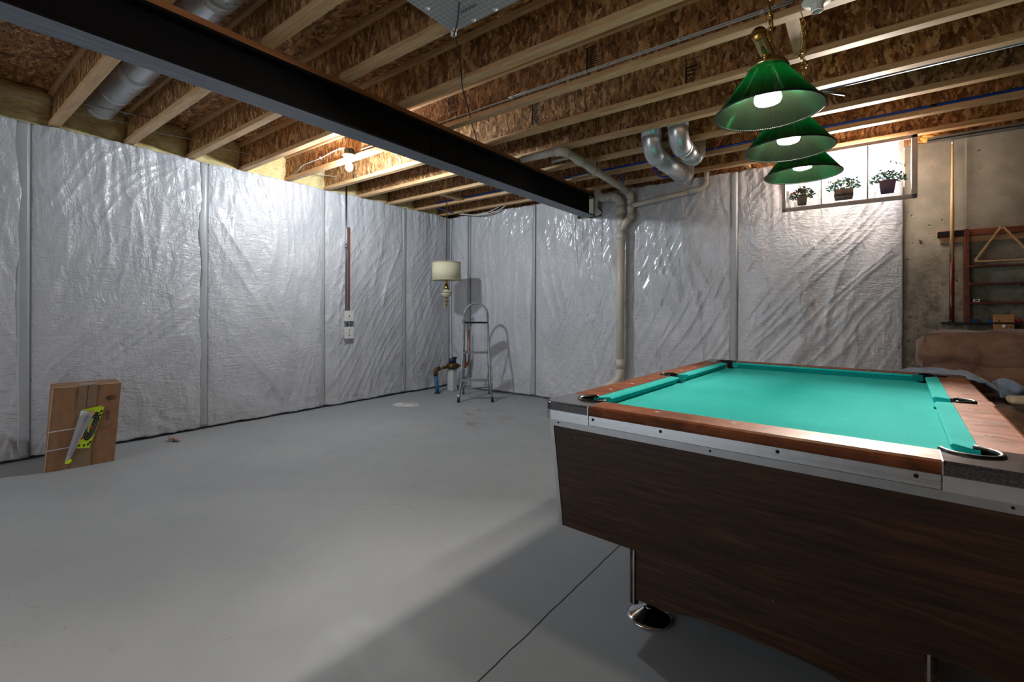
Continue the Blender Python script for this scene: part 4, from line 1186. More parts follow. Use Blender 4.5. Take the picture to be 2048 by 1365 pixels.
def scrap():
    bm = bmesh.new(); pts = [Vector((-5.02, 1.50, .03)), Vector((-5.0, 1.53, .025)), Vector((-4.96, 1.53, .02)), Vector((-4.92, 1.545, .012))]
    bm_tube(bm, smooth_path(pts, 4), [.014 + .007 * math.sin(i * 2.1) for i in range(13)], 8)
    bm_tube(bm, smooth_path([(-4.99, 1.49, .02), (-4.99, 1.52, .028), (-5.0, 1.56, .02)], 4), .010, 8)
    for v in bm.verts: v.co.z = max(.001, v.co.z + .006 * N3(v.co.x * 60, v.co.y * 60))
    o = finish('foam_scrap', bm, M['pinkfoam'], None, True); anchor(tag(o, 'small pinkish foam scrap on the floor by the left wall', 'scrap'))
scrap()
def drain_cover():
    t = thing('cleanout_cover', 'round white cleanout cap in the floor with a smear of spilled white paint', 'floor cap', (-4.588, 3.934, 0))
    lathe('cap', [(.001, .004), (.085, .004), (.088, .002), (.088, 0), (.001, 0)], (-4.588, 3.934, 0), M['white_plastic'], t, 32)
    lathe('groove', [(.068, .0043), (.074, .0043), (.074, .0047), (.068, .0047)], (-4.588, 3.934, 0), M['conduit'], t, 32, close=True)
    bm = bmesh.new(); pts = []
    for i in range(40):
        a = i / 40 * 2 * PI; r = .135 + .03 * N3(math.cos(a) * 2, math.sin(a) * 2, 3)
        p = Vector((r * math.cos(a), r * .8 * math.sin(a), 0)); 
        if math.cos(a - 3.9) > .6: p *= 1.6
        pts.append(Vector((-4.588, 3.934, .0006)) + p)
    bm_prism(bm, pts, (0, 0, .0006)); finish('paint_spill', bm, M['porcelain'], t)
drain_cover()

# ------------------------------------------------------------------ pool table
def pool_table():
    O = Vector((-1.060, 1.632, 0)); th = -math.radians(2.9)
    t = thing('pool_table', 'pool table with teal cloth, walnut rails and dark wood-grain cabinet', 'pool table', tuple(O), th, local=True)
    Wt, Lt, H = 1.435, 2.24, .82
    RW, CU = .128, .056                     # rail wood width, cushion width
    bed = H - .040
    # bed slab with the cloth; notched at the pockets
    cx = [0.165, Wt - .165]; pr = .060
    pk = [(.150, .150), (Wt - .150, .150), (.150, Lt - .150), (Wt - .150, Lt - .150), (.118, Lt / 2), (Wt - .118, Lt / 2)]
    # cloth bed as a grid with the pocket mouths cut away
    bm = bmesh.new()
    nx, ny = 96, 150; x0, x1, y0, y1 = .125, Wt - .125, .125, Lt - .125
    V = [[bm.verts.new((x0 + (x1 - x0) * i / nx, y0 + (y1 - y0) * j / ny, bed)) for j in range(ny + 1)] for i in range(nx + 1)]
    dead = set()
    PR = .066
    for i in range(nx + 1):
        for j in range(ny + 1):
            v = V[i][j]
            for (px, py) in pk:
                d = Vector((v.co.x - px, v.co.y - py, 0))
                if d.length < PR: dead.add((i, j))
                elif d.length < PR + .012: d.normalize(); v.co.x = px + d.x * PR; v.co.y = py + d.y * PR
    for i in range(nx):
        for j in range(ny):
            if not any(q in dead for q in ((i, j), (i + 1, j), (i, j + 1), (i + 1, j + 1))):
                bm.faces.new((V[i][j], V[i + 1][j], V[i + 1][j + 1], V[i][j + 1]))
    for v in [v for v in bm.verts if not v.link_faces]: bm.verts.remove(v)
    r = bmesh.ops.extrude_face_region(bm, geom=list(bm.faces))
    bmesh.ops.translate(bm, vec=(0, 0, -.025), verts=[g for g in r['geom'] if isinstance(g, bmesh.types.BMVert)])
    finish('cloth_bed', bm, M['felt'], t)
    # rails: wood tops with a rounded outer lip
    CAP = .212
    def rail(a, b, side, mat, name, notch=None, cap=False):
        """a,b: range along the edge; side in S,N,W,E"""
        prof = [(.0, -.034), (-.004, -.026), (-.004, -.014), (.002, -.005), (.012, 0), (RW, 0), (RW, -.040), (.010, -.040)]
        def P(s, d, z):
            if side == 'S': return (s, d, H + z)
            if side == 'N': return (s, Lt - d, H + z)
            if side == 'W': return (d, s, H + z)
            return (Wt - d, s, H + z)
        bm = bmesh.new(); n = len(prof)
        R = [[bm.verts.new(P(s, d, z)) for d, z in prof] for s in (a, b)]
        for i in range(n): bm.faces.new((R[0][i], R[0][(i + 1) % n], R[1][(i + 1) % n], R[1][i]))
        bm.faces.new(R[0]); bm.faces.new(R[1][::-1])
        return finish(name, bm, mat, t, False)
    rail(CAP, Wt - CAP, 'S', M['rail'], 'end_rail'); rail(CAP, Wt - CAP, 'N', M['rail'], 'end_rail')
    g = .058
    for side in 'WE':
        rail(CAP, Lt / 2 - g, side, M['rail'], 'side_rail'); rail(Lt / 2 + g, Lt - CAP, side, M['rail'], 'side_rail')
        # the bit of rail outside the side pocket
        xa, xb = (0, .052) if side == 'W' else (Wt - .052, Wt)
        box('side_rail_bridge', (xa - .0, Lt / 2 - g, H - .040), (xb, Lt / 2 + g, H), M['rail'], t, .003)
    # corner caps: L-shaped plates with a round bite for the pocket
    for ix in (0, 1):
        for iy in (0, 1):
            def Q(x, y): return (Wt - x if ix else x, Lt - y if iy else y)
            rc = .035
            pts = [(rc * (1 - math.cos(a)), rc * (1 - math.sin(a))) for a in [i / 6 * PI / 2 for i in range(7)]]   # rounded outer corner, from x=0 side to y=0 side
            outline = pts + [(CAP, 0), (CAP, RW)]
            px = .150; pr_ = .064
            arcp = []
            a0, a1 = math.radians(-18), math.radians(-252)
            for i in range(17):
                a = a0 + (a1 - a0) * i / 16; arcp.append((px + pr_ * math.cos(a), px + pr_ * math.sin(a)))
            outline += arcp + [(RW, CAP), (0, CAP)]
            bm = bmesh.new(); bm_prism(bm, [Q(*p) + (H - .036,) for p in outline], (0, 0, .0365))
            top = [e for e in bm.edges if all(abs(v.co.z - (H + .0005)) < 1e-5 for v in e.verts) and len([1 for v in e.verts if (v.co.x < .036 or v.co.x > Wt - .036 or v.co.y < .036 or v.co.y > Lt - .036)]) == 2]
            try: bmesh.ops.bevel(bm, geom=top, offset=.008, segments=3, affect='EDGES')
            except Exception: pass
            finish('corner_cap', bm, M['cap'], t)
            # thin bright joint line
            # chrome/aluminium corner casting below the cap
            pts2 = [(rc * (1 - math.cos(a)) , rc * (1 - math.sin(a))) for a in [i / 8 * PI / 2 for i in range(9)]]
            o2 = pts2 + [(CAP, 0), (CAP, .012), (rc + .01, .012), (.012, rc + .01), (.012, CAP), (0, CAP)]
            bm = bmesh.new(); bm_prism(bm, [Q(x, y) + (H - .074,) for x, y in o2], (0, 0, .040))
            finish('corner_casting', bm, M['chrome'] if ix == 1 else M['alu'], t, False)
            # pocket: black liner and drop
            c = Q(px, px)
            lathe('pocket_iron', [(.056, H - .10), (.060, H + .001), (.067, H + .005), (.070, H + .0015), (.066, H - .10)], (c[0], c[1], 0), M['rubber'], t, 32, close=True) if False else None
            bm = bmesh.new(); seg = []
            for i in range(25):
                a = math.radians(-10) + math.radians(-250) * i / 24
                seg.append(Q(px + .060 * math.cos(a), px + .060 * math.sin(a)))
            bm_tube(bm, [(x, y, H + .001) for x, y in seg], .0075, 8)
            # skirt
            n_ = len(seg); T_ = [bm.verts.new((x, y, H)) for x, y in seg]; B_ = [bm.verts.new((x, y, H - .12)) for x, y in seg]
            for i in range(n_ - 1): bm.faces.new((T_[i], T_[i + 1], B_[i + 1], B_[i]))
            bm.faces.new(B_)
            finish('corner_pocket', bm, M['rubber'], t, True)
    for side in (0, 1):
        pc = (.118 if side == 0 else Wt - .118, Lt / 2)
        bm = bmesh.new(); seg = []
        for i in range(21):
            a = (PI / 2 + PI * i / 20) if side == 0 else (-PI / 2 + PI * i / 20)
            seg.append((pc[0] + .062 * math.cos(a) * 1.0, pc[1] + .054 * math.sin(a)))
        bm_tube(bm, [(x, y, H + .001) for x, y in seg], .0065, 8)
        T_ = [bm.verts.new((x, y, H)) for x, y in seg]; B_ = [bm.verts.new((x, y, H - .12)) for x, y in seg]
        for i in range(len(seg) - 1): bm.faces.new((T_[i], T_[i + 1], B_[i + 1], B_[i]))
        bm.faces.new(B_)
        finish('side_pocket', bm, M['rubber'], t, True)
    # cushions
    def cushion(side, a, b, ma, mb):
        """nose runs from a to b; ma, mb: how far the back edge extends past the nose at each end"""
        def P(s, d, z):
            if side == 'S': return (s, d, z)
            if side == 'N': return (s, Lt - d, z)
            if side == 'W': return (d, s, z)
            return (Wt - d, s, z)
        prof = [(RW - .001, H - .002), (RW + CU - .006, H - .001), (RW + CU, H - .008), (RW + CU - .022, bed + .001), (RW - .001, bed + .001)]
        bm = bmesh.new(); R = []
        for e, (s, m) in enumerate(((a, -ma), (b, mb))):
            ring = []
            for d, z in prof:
                f = (RW + CU - d) / CU; ring.append(bm.verts.new(P(s + m * f, d, z)))
            R.append(ring)
        n = len(prof)
        for i in range(n): bm.faces.new((R[0][i], R[0][(i + 1) % n], R[1][(i + 1) % n], R[1][i]))
        bm.faces.new(R[0]); bm.faces.new(R[1][::-1])
        finish('cushion', bm, M['felt'], t)
    for side in 'WE':
        cushion(side, .245, Lt / 2 - .075, .055, .022); cushion(side, Lt / 2 + .075, Lt - .245, .022, .055)
    cushion('N', .245, Wt - .245, .055, .055)
    # rail sights
    bm = bmesh.new()
    def dia(x, y): bm_prism(bm, [(x - .012, y, H + .0003), (x, y - .006, H + .0003), (x + .012, y, H + .0003), (x, y + .006, H + .0003)], (0, 0, .0006))
    F0 = .19; LL = Lt - 2 * F0; WW = Wt - 2 * F0
    for f in (1, 2, 3, 5, 6, 7):
        for x in (.085, Wt - .085): dia(x, F0 + LL * f / 8)
    for f in (1, 2, 3):
        for y in (.085, Lt - .085): dia(F0 + WW * f / 4, y)
    finish('rail_sights', bm, M['porcelain'], t)
    # apron: aluminium rail apron between the castings, slightly ribbed
    ap0, ap1 = H - .074, H - .034
    for (a, b) in (((CAP + .001, .001, ap0), (Wt - CAP - .001, .012, ap1)), ((CAP + .001, Lt - .012, ap0), (Wt - CAP - .001, Lt - .001, ap1)),
                   ((.001, CAP + .001, ap0), (.012, Lt - CAP - .001, ap1)), ((Wt - .012, CAP + .001, ap0), (Wt - .001, Lt - CAP - .001, ap1))):
        ap = box('rail_apron', a, b, M['alu'], t, .002, seg=1)
    bm = bmesh.new()
    for z in (ap0 + .012, ap0 + .018): bm_box(bm, (CAP, -.001, z), (Wt - CAP, .002, z + .0018)); bm_box(bm, (-.001, CAP, z), (.002, Lt - CAP, z + .0018))
    finish('apron_ribs', bm, M['alu'], t)
    # joint lines at the caps
    bm = bmesh.new()
    for x in (CAP, Wt - CAP): bm_box(bm, (x - .0015, -.005, H - .034), (x + .0015, RW, H + .0012)); bm_box(bm, (x - .0015, Lt - RW, H - .034), (x + .0015, Lt + .005, H + .0012))
    finish('cap_joint', bm, M['alu'], t)
    # screws
    bm = bmesh.new()
    for x in (CAP + .02, .50, .86, Wt - CAP - .05): bm_lathe(bm, [(.001, -.002), (.005, -.0015), (.0055, 0)], (x, .000, ap0 + .026), 12, 'Y')
    finish('apron_screws', bm, M['steel'], t)
    # cabinet: four tapering panels
    zt, zb = H - .076, .298
    it, ib = .020, .050                        # inset at top, at bottom
    def corner(ix, iy, z):
        k = (zt - z) / (zt - zb); ins = it + (ib - it) * k
        return Vector((Wt - ins if ix else ins, Lt - ins if iy else ins, z))
    def panel(c0, c1, name='cabinet_panel'):
        a, b, c, d = corner(*c0, zt), corner(*c1, zt), corner(*c1, zb), corner(*c0, zb)
        nrm = (b - a).cross(d - a).normalized(); ctr = Vector((Wt / 2, Lt / 2, .5))
        if nrm.dot(ctr - a) < 0: nrm = -nrm
        prism(name, [a, b, c, d], nrm * .018, M['laminate'], t)
        return nrm
    sides = [((0, 0), (1, 0)), ((0, 1), (1, 1)), ((0, 0), (0, 1)), ((1, 0), (1, 1))]
    for c0, c1 in sides: panel(c0, c1)
    box('cabinet_floor', (ib + .01, ib + .01, zb), (Wt - ib - .01, Lt - ib - .01, zb + .02), M['laminate'], t)
    box('cabinet_top', (it + .01, it + .01, zt - .02), (Wt - it - .01, Lt - it - .01, zt - .004), M['dark'], t)
    # aluminium strip along the top of each panel and the light corner edges
    for c0, c1 in sides:
        a, b = corner(*c0, zt), corner(*c1, zt); a2, b2 = corner(*c0, zt - .027), corner(*c1, zt - .027)
        nrm = (b - a).cross(a2 - a).normalized(); ctr = Vector((Wt / 2, Lt / 2, .5))
        if nrm.dot(ctr - a) > 0: nrm = -nrm
        s = prism('top_trim', [a, b, b2, a2], nrm * .004, M['alu'], t)
        bm = bmesh.new()
        for f in (.03, .46, .95):
            p = a.lerp(b, f) - Vector((0, 0, .012)) + nrm * .0045
            bmesh.ops.create_icosphere(bm, subdivisions=1, radius=.004, matrix=Matrix.Translation(p))
        finish('trim_screws', bm, M['steel'], s)
    for ix in (0, 1):
        for iy in (0, 1):
            a, b = corner(ix, iy, zt - .002), corner(ix, iy, zb + .001)
            sx = -1 if ix else 1; sy = -1 if iy else 1
            bm = bmesh.new(); o = .003
            L1 = [a + Vector((-o * sx, -o * sy, 0)), a + Vector((.014 * sx, -o * sy, 0)), a + Vector((.014 * sx, .004 * sy, 0)), a + Vector((.004 * sx, .004 * sy, 0)), a + Vector((.004 * sx, .014 * sy, 0)), a + Vector((-o * sx, .014 * sy, 0))]
            bm_prism(bm, L1, b - a); finish('corner_trim', bm, M['alu'], t)
    # two pedestals with arched bottoms and levelling feet
    for end in (0, 1):
        px0, px1 = .357, 1.215; py0, py1 = .072, .50
        if end: py0, py1 = Lt - .50, Lt - .072
        ped = thing_part = None
        n = 24; pts = []
        for i in range(n + 1):
            f = i / n; x = px0 + (px1 - px0) * f
            e = min(f, 1 - f) * (px1 - px0)
            z = .104 + .030 * (1 / (1 + math.exp(-(e - .20) * 32)))
            pts.append((x, z))
        poly = [(px0, zb + .001), (px1, zb + .001)] + pts[::-1]
        for yy, dy in ((py0, .02), (py1 - .02, .02)):
            p = prism('pedestal_panel', [(x, yy, z) for x, z in poly], (0, dy, 0), M['laminate'], t)
        for xx in (px0, px1 - .02):
            box('pedestal_side', (xx, py0 + .02, .10), (xx + .02, py1 - .02, zb + .001), M['laminate'], t)
        for xx in (px0, px1):
            for yy in (py0, py1):
                sx = 1 if xx == px0 else -1; sy = 1 if yy == py0 else -1
                bm = bmesh.new(); bm_lathe(bm, [(.016, .085), (.016, zb)], (xx + .010 * sx, yy + .010 * sy, 0), 16); finish('pedestal_corner', bm, M['laminate'], t, True)
                box('pedestal_trim', (xx + .014 * sx - .003, yy - .0065 if sy > 0 else yy + .001, .086), (xx + .014 * sx + .003, yy - .001 if sy > 0 else yy + .0065, zb), M['alu'], t)
        for xx in (px0 + .036, px1 - .050):
            for yy in ((py0 + .086, py1 - .07) if not end else (py0 + .07, py1 - .085)):
                f = lathe('leveling_foot', [(.001, 0), (.080, 0), (.085, .004), (.084, .010), (.074, .014), (.050, .028), (.024, .042), (.018, .046), (.001, .046)], (xx, yy, 0), M['chrome'], t, 36)
                lathe('foot_post', [(.001, .045), (.0185, .045), (.0185, .14), (.001, .14)], (xx, yy, 0), M['chrome'], f, 20)
    # old screw holes and nicks in the near panel
    bm = bmesh.new()
    for x, dz in ((.118, .075), (.155, .075), (.118, .07)):
        a = corner(0, 0, zt - dz); bmesh.ops.create_icosphere(bm, subdivisions=1, radius=.0035, matrix=Matrix.Translation((x, a.y + .0005, zt - dz)))
    finish('screw_holes', bm, M['dark'], t)
pool_table()

# ------------------------------------------------------------------ sofa
def soft_box(name, a, b, r, mat, parent, puff=.02, wr=.012, seed=0, n=22, freq=4):
    a = Vector(a); b = Vector(b); c = (a + b) / 2; h = (b - a) / 2
    bm = bmesh.new(); bmesh.ops.create_cube(bm, size=2)
    bmesh.ops.subdivide_edges(bm, edges=bm.edges, cuts=n, use_grid_fill=True)
    for v in bm.verts:
        p = Vector((v.co.x * h.x, v.co.y * h.y, v.co.z * h.z))
        q = Vector([max(-h[i] + r, min(h[i] - r, p[i])) for i in range(3)])
        d = p - q
        if d.length > 1e-6: p = q + d.normalized() * r
        nn = d.normalized() if d.length > 1e-6 else Vector((0, 0, 0))
        cx = (1 - v.co.x ** 2) * (1 - v.co.z ** 2); cy = (1 - v.co.y ** 2) * (1 - v.co.z ** 2); cz = (1 - v.co.x ** 2) * (1 - v.co.y ** 2)
        p.y += math.copysign(puff * cx, v.co.y) if abs(v.co.y) > .999 else 0
        p.x += math.copysign(puff * cy, v.co.x) if abs(v.co.x) > .999 else 0
        p.z += math.copysign(puff * cz, v.co.z) if abs(v.co.z) > .999 else 0
        w = p + c
        k = wr * (1 - abs(N3(w.x * freq + w.z * 2, w.z * freq * 1.6, w.y * freq + seed)) * 2.2)
        p += nn * k
        v.co = c + p
    return finish(name, bm, mat, parent, True)
def sofa():
    t = thing('sofa', 'brown microsuede sofa against the concrete wall behind the pool table', 'sofa', (1.4, 4.7, 0))
    soft_box('base', (.26, 3.98, .04), (2.62, 5.20, .42), .05, M['suede'], t, .0, .004, 1, 14)
    for i, (x0, x1) in enumerate(((.52, 1.42), (1.43, 2.33))):
        soft_box('seat_cushion', (x0 + .06 * (x0 < 1), 3.94, .36), (x1, 4.95, .60), .10, M['suede'], t, .03, .012, 3 + i)
    bk = []
    for i, (x0, x1) in enumerate(((.392, 1.42), (1.43, 2.50))):
        b = soft_box('back_cushion', (x0, 4.80, .72), (x1, 5.15, 1.022), .10, M['suede'], t, .03, .020, 6 + i, 28, 3.2)
        l = soft_box('lumbar_cushion', (x0 + .01, 4.72, .50), (x1, 5.06, .80), .12, M['suede'], t, .03, .018, 9 + i, 24, 4)
        bk.append(b)
    bm = bmesh.new(); bm_tube(bm, smooth_path([(.392, 4.86, .60), (.386, 4.87, .80), (.392, 4.87, .98), (.43, 4.87, 1.022), (.6, 4.86, 1.022), (1.3, 4.86, 1.015)], 5), .006, 6); finish('piping', bm, M['suede'], bk[0], True)
    for x0, x1 in ((.22, .60), (2.30, 2.62)): soft_box('armrest', (x0, 3.96, .20), (x1, 5.06, .66), .12, M['suede'], t, .02, .012, 12 + x0)
    def drape(name, prof, y0, y1, th, seed, label, cat):
        """a sheet laid over a profile (x, z) and running from y0 to y1"""
        bm = bmesh.new(); path = smooth_path([(x, 0, z) for x, z in prof], 7); ny = 40; R = []
        for i, p in enumerate(path):
            q = path[min(i + 1, len(path) - 1)] - path[max(i - 1, 0)]; nn = Vector((-q.z, 0, q.x)).normalized()
            if i < len(path) * .3: pass
            row = []
            for j in range(ny + 1):
                y = y0 + (y1 - y0) * j / ny
                k = .012 * max(0, 1 - abs(N3(i * .22 + seed, j * .16, seed)) * 2.4) + .010 * abs(N3(i * .5, j * .09, seed + 3))
                row.append(bm.verts.new(Vector((p.x, y + .012 * N3(i * .3, seed), p.z)) + nn * k))
            R.append(row)
        for i in range(len(path) - 1):
            for j in range(ny): bm.faces.new((R[i][j], R[i + 1][j], R[i + 1][j + 1], R[i][j + 1]))
        bmesh.ops.recalc_face_normals(bm, faces=bm.faces)
        bmesh.ops.solidify(bm, geom=list(bm.faces), thickness=-th)
        o = finish(name, bm, M['throw'], None, True); anchor(tag(o, label, cat)); return o
    drape('throw_blanket', [(.160, .25), (.158, .50), (.175, .66), (.24, .735), (.40, .762), (.56, .758), (.640, .725), (.675, .668)], 4.03, 4.62, .010, 3.3, 'blue-grey fleece throw draped over the left arm of the sofa', 'blanket')
    f = soft_box('folded_throw', (.715, 4.14, .660), (.795, 4.50, .735), .035, M['throw'], None, .01, .016, 41, 22, 11)
    anchor(tag(f, 'bunched fringe end of the blue-grey throw spilling onto the seat', 'blanket'))
    g = soft_box('beige_cloth', (.70, 3.93, .655), (.84, 4.08, .69), .016, M['beige'], None, .005, .006, 51, 16, 8)
    anchor(tag(g, 'beige cloth lying on the front of the sofa seat', 'cloth'))
sofa()

# ------------------------------------------------------------------ cue rack, cue, triangle
def rack():
    y = 5.372
    t = thing('cue_rack', 'reddish wooden wall cue rack with ball shelves on the concrete wall', 'cue rack', (.9, y, 1.1))
    b = box('back_batten', (.530, y - .014, 1.778), (1.75, y, 1.826), M['batten'], t, .002); b['label'] = 'pale pine batten behind the top rail'
    box('top_rail', (.510, y - .034, 1.826), (1.75, y, 1.880), M['rackwood'], t, .004)
    f = box('felt_pad', (.512, y - .037, 1.830), (.672, y - .033, 1.874), M['black'], t, .001); f['label'] = 'dark cue clip pad'
    prism('side_post', [(.674, y - .075, 1.11), (.674, y - .075, 1.880), (.698, y - .075, 1.880), (.706, y - .075, 1.11)], (0, .075, 0), M['rackwood'], t)
    for z in (1.560, 1.415, 1.262): box('ball_shelf', (.70, y - .078, z), (1.75, y - .003, z + .017), M['rackwood'], t, .002)
    box('bottom_shelf', (.53, y - .10, 1.094), (1.75, y - .0, 1.110), M['black'], t, .002)['label'] = 'dark bottom shelf'
rack()
def cue():
    t = thing('pool_cue', 'two-tone pool cue standing upright in the wall rack', 'pool cue', (.598, 5.30, 1.111))
    x, yy = .598, 5.308
    a = Vector((x, yy, 1.112)); b = Vector((x + .004, 5.325, 2.628)); L = (b - a)
    P = lambda f: a + L * f
    tube('butt', [P(.012), P(.10), P(.33)], [.0165, .0165, .0150], M['cue_butt'], t, 20)
    tube('butt_cap', [P(0), P(.013)], .017, M['black'], t, 20)
    tube('shaft', [P(.33), P(.6), P(.985)], [.0150, .0125, .0072], M['maple'], t, 20)
    for k in range(4):
        aa = k * PI / 2 + .6; bm = bmesh.new()
        d1 = Vector((math.cos(aa) * .0165, math.sin(aa) * .0165, 0)); e = Vector((-math.sin(aa), math.cos(aa), 0)) * .006
        pb = P(.26) + d1; pt = P(.46) + d1 * .84
        bm_prism(bm, [P(.33) + d1 * .925 - e, P(.33) + d1 * .925 + e, pt], d1.normalized() * .0006); finish('splice', bm, M['cue_butt'], t)
    tube('ferrule', [P(.985), P(.996)], .0075, M['white_plastic'], t, 16); tube('tip', [P(.996), P(1)], .0068, M['chalk'], t, 16)
cue()
def triangle():
    y = 5.285; c = [(.716, 1.600), (1.075, 1.602), (.880, 1.892)]
    pts = []
    def rnd(p, a, b, r=.035):
        p, a, b = Vector(p), Vector(a), Vector(b); u = (a - p).normalized() * r; v = (b - p).normalized() * r
        return [((1 - t) ** 2) * (p + u) + 2 * t * (1 - t) * p + t * t * (p + v) for t in [i / 6 for i in range(7)]]
    A, B, C = c; loop = rnd(A, C, B) + rnd(B, A, C) + rnd(C, B, A)
    ctr = Vector((sum(p[0] for p in c) / 3, sum(p[1] for p in c) / 3))
    bm = bmesh.new(); R = []
    for p in loop:
        d = (ctr - p).normalized(); q = p + d * .019
        R.append([bm.verts.new((p.x, y - .028, p.y)), bm.verts.new((p.x, y + .005, p.y)), bm.verts.new((q.x, y + .005, q.y)), bm.verts.new((q.x, y - .028, q.y))])
    n = len(R)
    for i in range(n):
        for j in range(4): bm.faces.new((R[i][j], R[i][(j + 1) % 4], R[(i + 1) % n][(j + 1) % 4], R[(i + 1) % n][j]))
    o = finish('ball_triangle', bm, M['maple']); anchor(tag(o, 'pale wooden ball triangle hung on the wall cue rack', 'ball rack'))
    k = tube('peg', [(.882, 5.30, 1.870), (.882, 5.25, 1.874)], .005, M['brass'], None, 8); anchor(tag(k, 'small peg the wooden ball triangle hangs on', 'peg'))
triangle()
def small():
    y = 5.30; z = 1.1105
    for x0, x1, lab in ((.712, .750, 'blue chalk cube on the bottom rack shelf, next to the post'), (.805, .838, 'blue chalk cube on the bottom rack shelf, next to the wooden block')):
        o = box('chalk_cube', (x0, y - .012, z), (x1, y + .024, z + .028), M['chalk'], None, .003); anchor(tag(o, lab, 'chalk', 'chalk cubes on the rack shelf'))
    t = thing('wooden_block', 'light wooden block with holes and a white button on the rack shelf', 'wood block', (.90, 5.25, 1.06))
    bm = bmesh.new(); bm_box(bm, (.834, 5.235, 1.056), (.948, 5.268, 1.178), .003); finish('body', bm, M['blockwood'], t)
    box('dark_band', (.830, 5.232, 1.100), (.952, 5.236, 1.116), M['black'], t)
    lathe('white_button', [(.001, -.004), (.013, -.003), (.013, 0)], (.892, 5.234, 1.084), M['porcelain'], t, 16, 'Y')
    lathe('hole', [(.001, -.001), (.005, -.001), (.005, 0)], (.930, 5.2345, 1.078), M['dark'], t, 12, 'Y'); lathe('hole', [(.001, -.001), (.005, -.001), (.005, 0)], (.864, 5.2345, 1.126), M['dark'], t, 12, 'Y')
    bm = bmesh.new(); bmesh.ops.create_uvsphere(bm, u_segments=20, v_segments=12, radius=.018, matrix=Matrix.Translation((.982, 5.31, z + .018)))
    o = finish('red_ball', bm, M['redball'], None, True); anchor(tag(o, 'small dark red ball on the rack shelf right of the wooden block', 'ball'))
    o = soft_box('pink_rag', (.865, 5.271, 1.000), (.945, 5.30, 1.093), .015, M['pinkrag'], None, .004, .008, 3, 8, 30); anchor(tag(o, 'crumpled pink rag hanging below the wooden block', 'rag'))
    t = thing('small_card', 'tiny white card with a dark centre on the lowest ball shelf', 'card', (.742, 5.30, 1.28))
    box('card', (.725, 5.299, 1.2795), (.765, 5.302, 1.302), M['paper'], t); box('dark_centre', (.735, 5.2982, 1.286), (.755, 5.2991, 1.296), M['dark'], t)
    bm = bmesh.new(); bm_tube(bm, [(.232, 5.36, 1.82), (.236, 5.33, 1.81), (.238, 5.325, 1.79)], .004, 6)
    bm.free()
    o = tube('tie_stub', [(.395, 5.376, 1.825), (.405, 5.362, 1.815), (.408, 5.360, 1.785)], .006, M['meter_brass'], None, 6); anchor(tag(o, 'rusty form-tie stub sticking out of the concrete left of the cue', 'metal stub'))
    # steel angle and foam along the top of the concrete
    t = thing('steel_angle', 'grey steel angle fixed along the top of the concrete wall above the cue', 'metal bracket', (.8, 5.3, 2.64))
    bm = bmesh.new(); bm_box(bm, (.44, 5.255, 2.644), (1.60, 5.33, 2.650)); bm_box(bm, (.44, 5.255, 2.644), (1.60, 5.261, 2.672)); finish('angle', bm, M['conduit'], t)
    box('void_shade_strip', (.60, 5.365, 2.652), (1.55, 5.374, 2.70), M['dark'], t)  # dark strip painted as the shade of the void behind the angle
    bm = bmesh.new()
    for i in range(46):
        x = .375 + random.random() * .20; zz = 2.675 + random.random() * .04; r = .008 + random.random() * .016
        bmesh.ops.create_icosphere(bm, subdivisions=2, radius=r, matrix=Matrix.Translation((x, 5.345 + random.random() * .03, zz)) @ Matrix.Diagonal((1.6, .8, .9, 1)))
    o = finish('foam_bead', bm, M['foam_orange'], None, True); anchor(tag(o, 'lumpy amber expanding foam at the top of the concrete beside the window', 'foam'))
small()

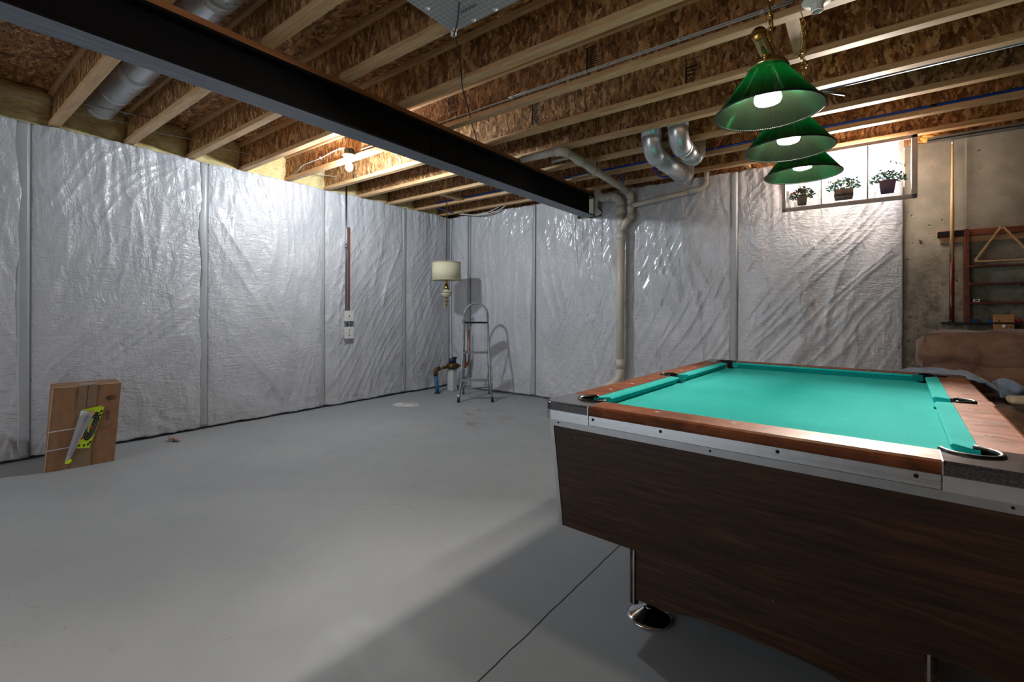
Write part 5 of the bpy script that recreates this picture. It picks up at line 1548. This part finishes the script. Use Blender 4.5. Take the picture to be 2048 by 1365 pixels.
# ------------------------------------------------------------------ painted flowerpot panel hanging in front of the window
def flower_panel():
    y = 5.10
    t = thing('flower_panel', 'framed clear panel painted with three flowerpots hanging before the window', 'window decoration', (-.12, y, 2.15))
    x0, x1, z0, z1 = -.612, .365, 2.142, 2.672
    for nm, a, b in (('frame_bar', (x0, y - .014, z0), (x1, y + .014, z0 + .036)), ('frame_bar', (x0, y - .014, z1 - .03), (x1, y + .014, z1)),
                     ('frame_bar', (x0, y - .014, z0), (x0 + .030, y + .014, z1)), ('frame_bar', (x1 - .040, y - .014, z0), (x1, y + .014, z1))):
        box(nm, a, b, M['grey_frame'], t, .005)
    bm = bmesh.new(); bm_box(bm, (x0, y - .018, z0 + .012), (x1, y - .013, z0 + .018)); finish('frame_groove', bm, M['grey_frame'], t)
    box('clear_sheet', (x0 + .02, y - .002, z0 + .02), (x1 - .02, y + .002, z1 - .02), M['acrylic'], t)
    for x in (-.300, .036): box('lead_strip', (x - .005, y - .006, z0 + .03), (x + .005, y + .006, z1 - .02), M['lead'], t, .001)
    for x in (x0 + .05, x1 - .05): tube('hanger_wire', [(x, y, z1 - .005), (x, y, 2.72)], .0015, M['conduit'], t, 6)
    rnd = random.Random(3)
    def leafset(name, par, cx, cz, w, h, n, mat, size, droop=0, sprig=None):
        bm = bmesh.new()
        for i in range(n):
            if sprig: px, pz = sprig[i % len(sprig)]; px += rnd.uniform(-.008, .008); pz += rnd.uniform(-.006, .006)
            else:
                a = rnd.uniform(0, 2 * PI); r = math.sqrt(rnd.random()); px = cx + w * r * math.cos(a); pz = cz + h * r * math.sin(a) - droop * ((px - cx) / w) ** 2
            L = size * rnd.uniform(.6, 1.3); an = rnd.uniform(0, PI); yy = y - .004 - rnd.random() * .012
            u = Vector((math.cos(an), rnd.uniform(-.15, .15), math.sin(an))) * L; v = Vector((-math.sin(an), 0, math.cos(an))) * L * .42; c = Vector((px, yy, pz))
            pts = [c - u, c - u * .3 + v, c + u * .5 + v * .8, c + u, c + u * .5 - v * .8, c - u * .3 - v]
            bm_prism(bm, pts, (0, .0015, 0))
        o = finish(name, bm, mat, par); return o
    pots = [(-.449, 2.186, .046, .085, 'pot_grey', 'leftmost painted flowerpot with red flowers'), (-.134, 2.193, .070, .098, 'pot_grey', 'middle painted barrel-shaped flowerpot'), (.170, 2.205, .060, .115, 'pot_purple', 'rightmost painted purple flowerpot')]
    for i, (cx, zb, r, h, m, lab) in enumerate(pots):
        k = .72 if i != 1 else .9
        bm = bmesh.new(); prof = [(.001, zb), (r * k, zb), (r * (k + .12), zb + h * .4), (r, zb + h), (r * .9, zb + h + .002), (.001, zb + h)]
        bm_lathe(bm, prof, (cx, 0, 0), 28)
        for v in bm.verts: v.co.y = y - .003 + (v.co.y) * .18 - .006
        p = finish('flowerpot', bm, M[m], t, True); p['label'] = lab
        if i == 1:
            bm = bmesh.new(); bm_box(bm, (cx - r * .97, y - .024, zb + h * .40), (cx + r * .97, y - .019, zb + h * .46)); bm_box(bm, (cx - r * .97, y - .024, zb + h * .52), (cx + r * .97, y - .019, zb + h * .56)); finish('pot_hoop', bm, M['ink'], p)
        W_, H_ = ((.108, .052), (.130, .052), (.135, .050))[i]
        cz = zb + h + (.030, .038, .028)[i]; 
        leafset('leaves', p, cx, cz, W_, H_, 95, M['leaf'] if i < 1 else M['leaf_blue'], .013, .03)
        leafset('leaves', p, cx + .01, cz + .01, W_ * .9, H_ * .9, 55, M['leaf'], .012, .03)
        leafset('leaves', p, cx - .01, cz, W_ * .8, H_ * .8, 22, M['leaf_yellow'], .012, .02)
        if i == 0: leafset('blossoms', p, cx, cz + .02, .07, .045, 16, M['flower_red'], .011); leafset('blossoms', p, cx + .0, cz + .055, .03, .01, 8, M['flower_pink'], .010)
        if i == 1: leafset('blossoms', p, cx, cz + .03, .12, .03, 18, M['flower_cream'], .009); leafset('leaves', p, cx, cz, .1, .1, 14, M['leaf'], .009, 0, [(cx + .01, cz + .065), (cx - .09, cz + .04), (cx + .09, cz + .05), (cx + .02, cz - .055), (cx - .03, cz - .05)])
        if i == 2: leafset('leaves', p, cx, cz, .1, .1, 16, M['leaf'], .010, 0, [(cx + .05, cz + .115), (cx + .09, cz + .095), (cx + .12, cz + .075), (cx + .06, cz + .10), (cx + .025, cz + .125), (cx - .05, cz + .06), (cx + .02, cz - .08), (cx + .03, cz - .055)])
flower_panel()
print('objects', len(bpy.data.objects))
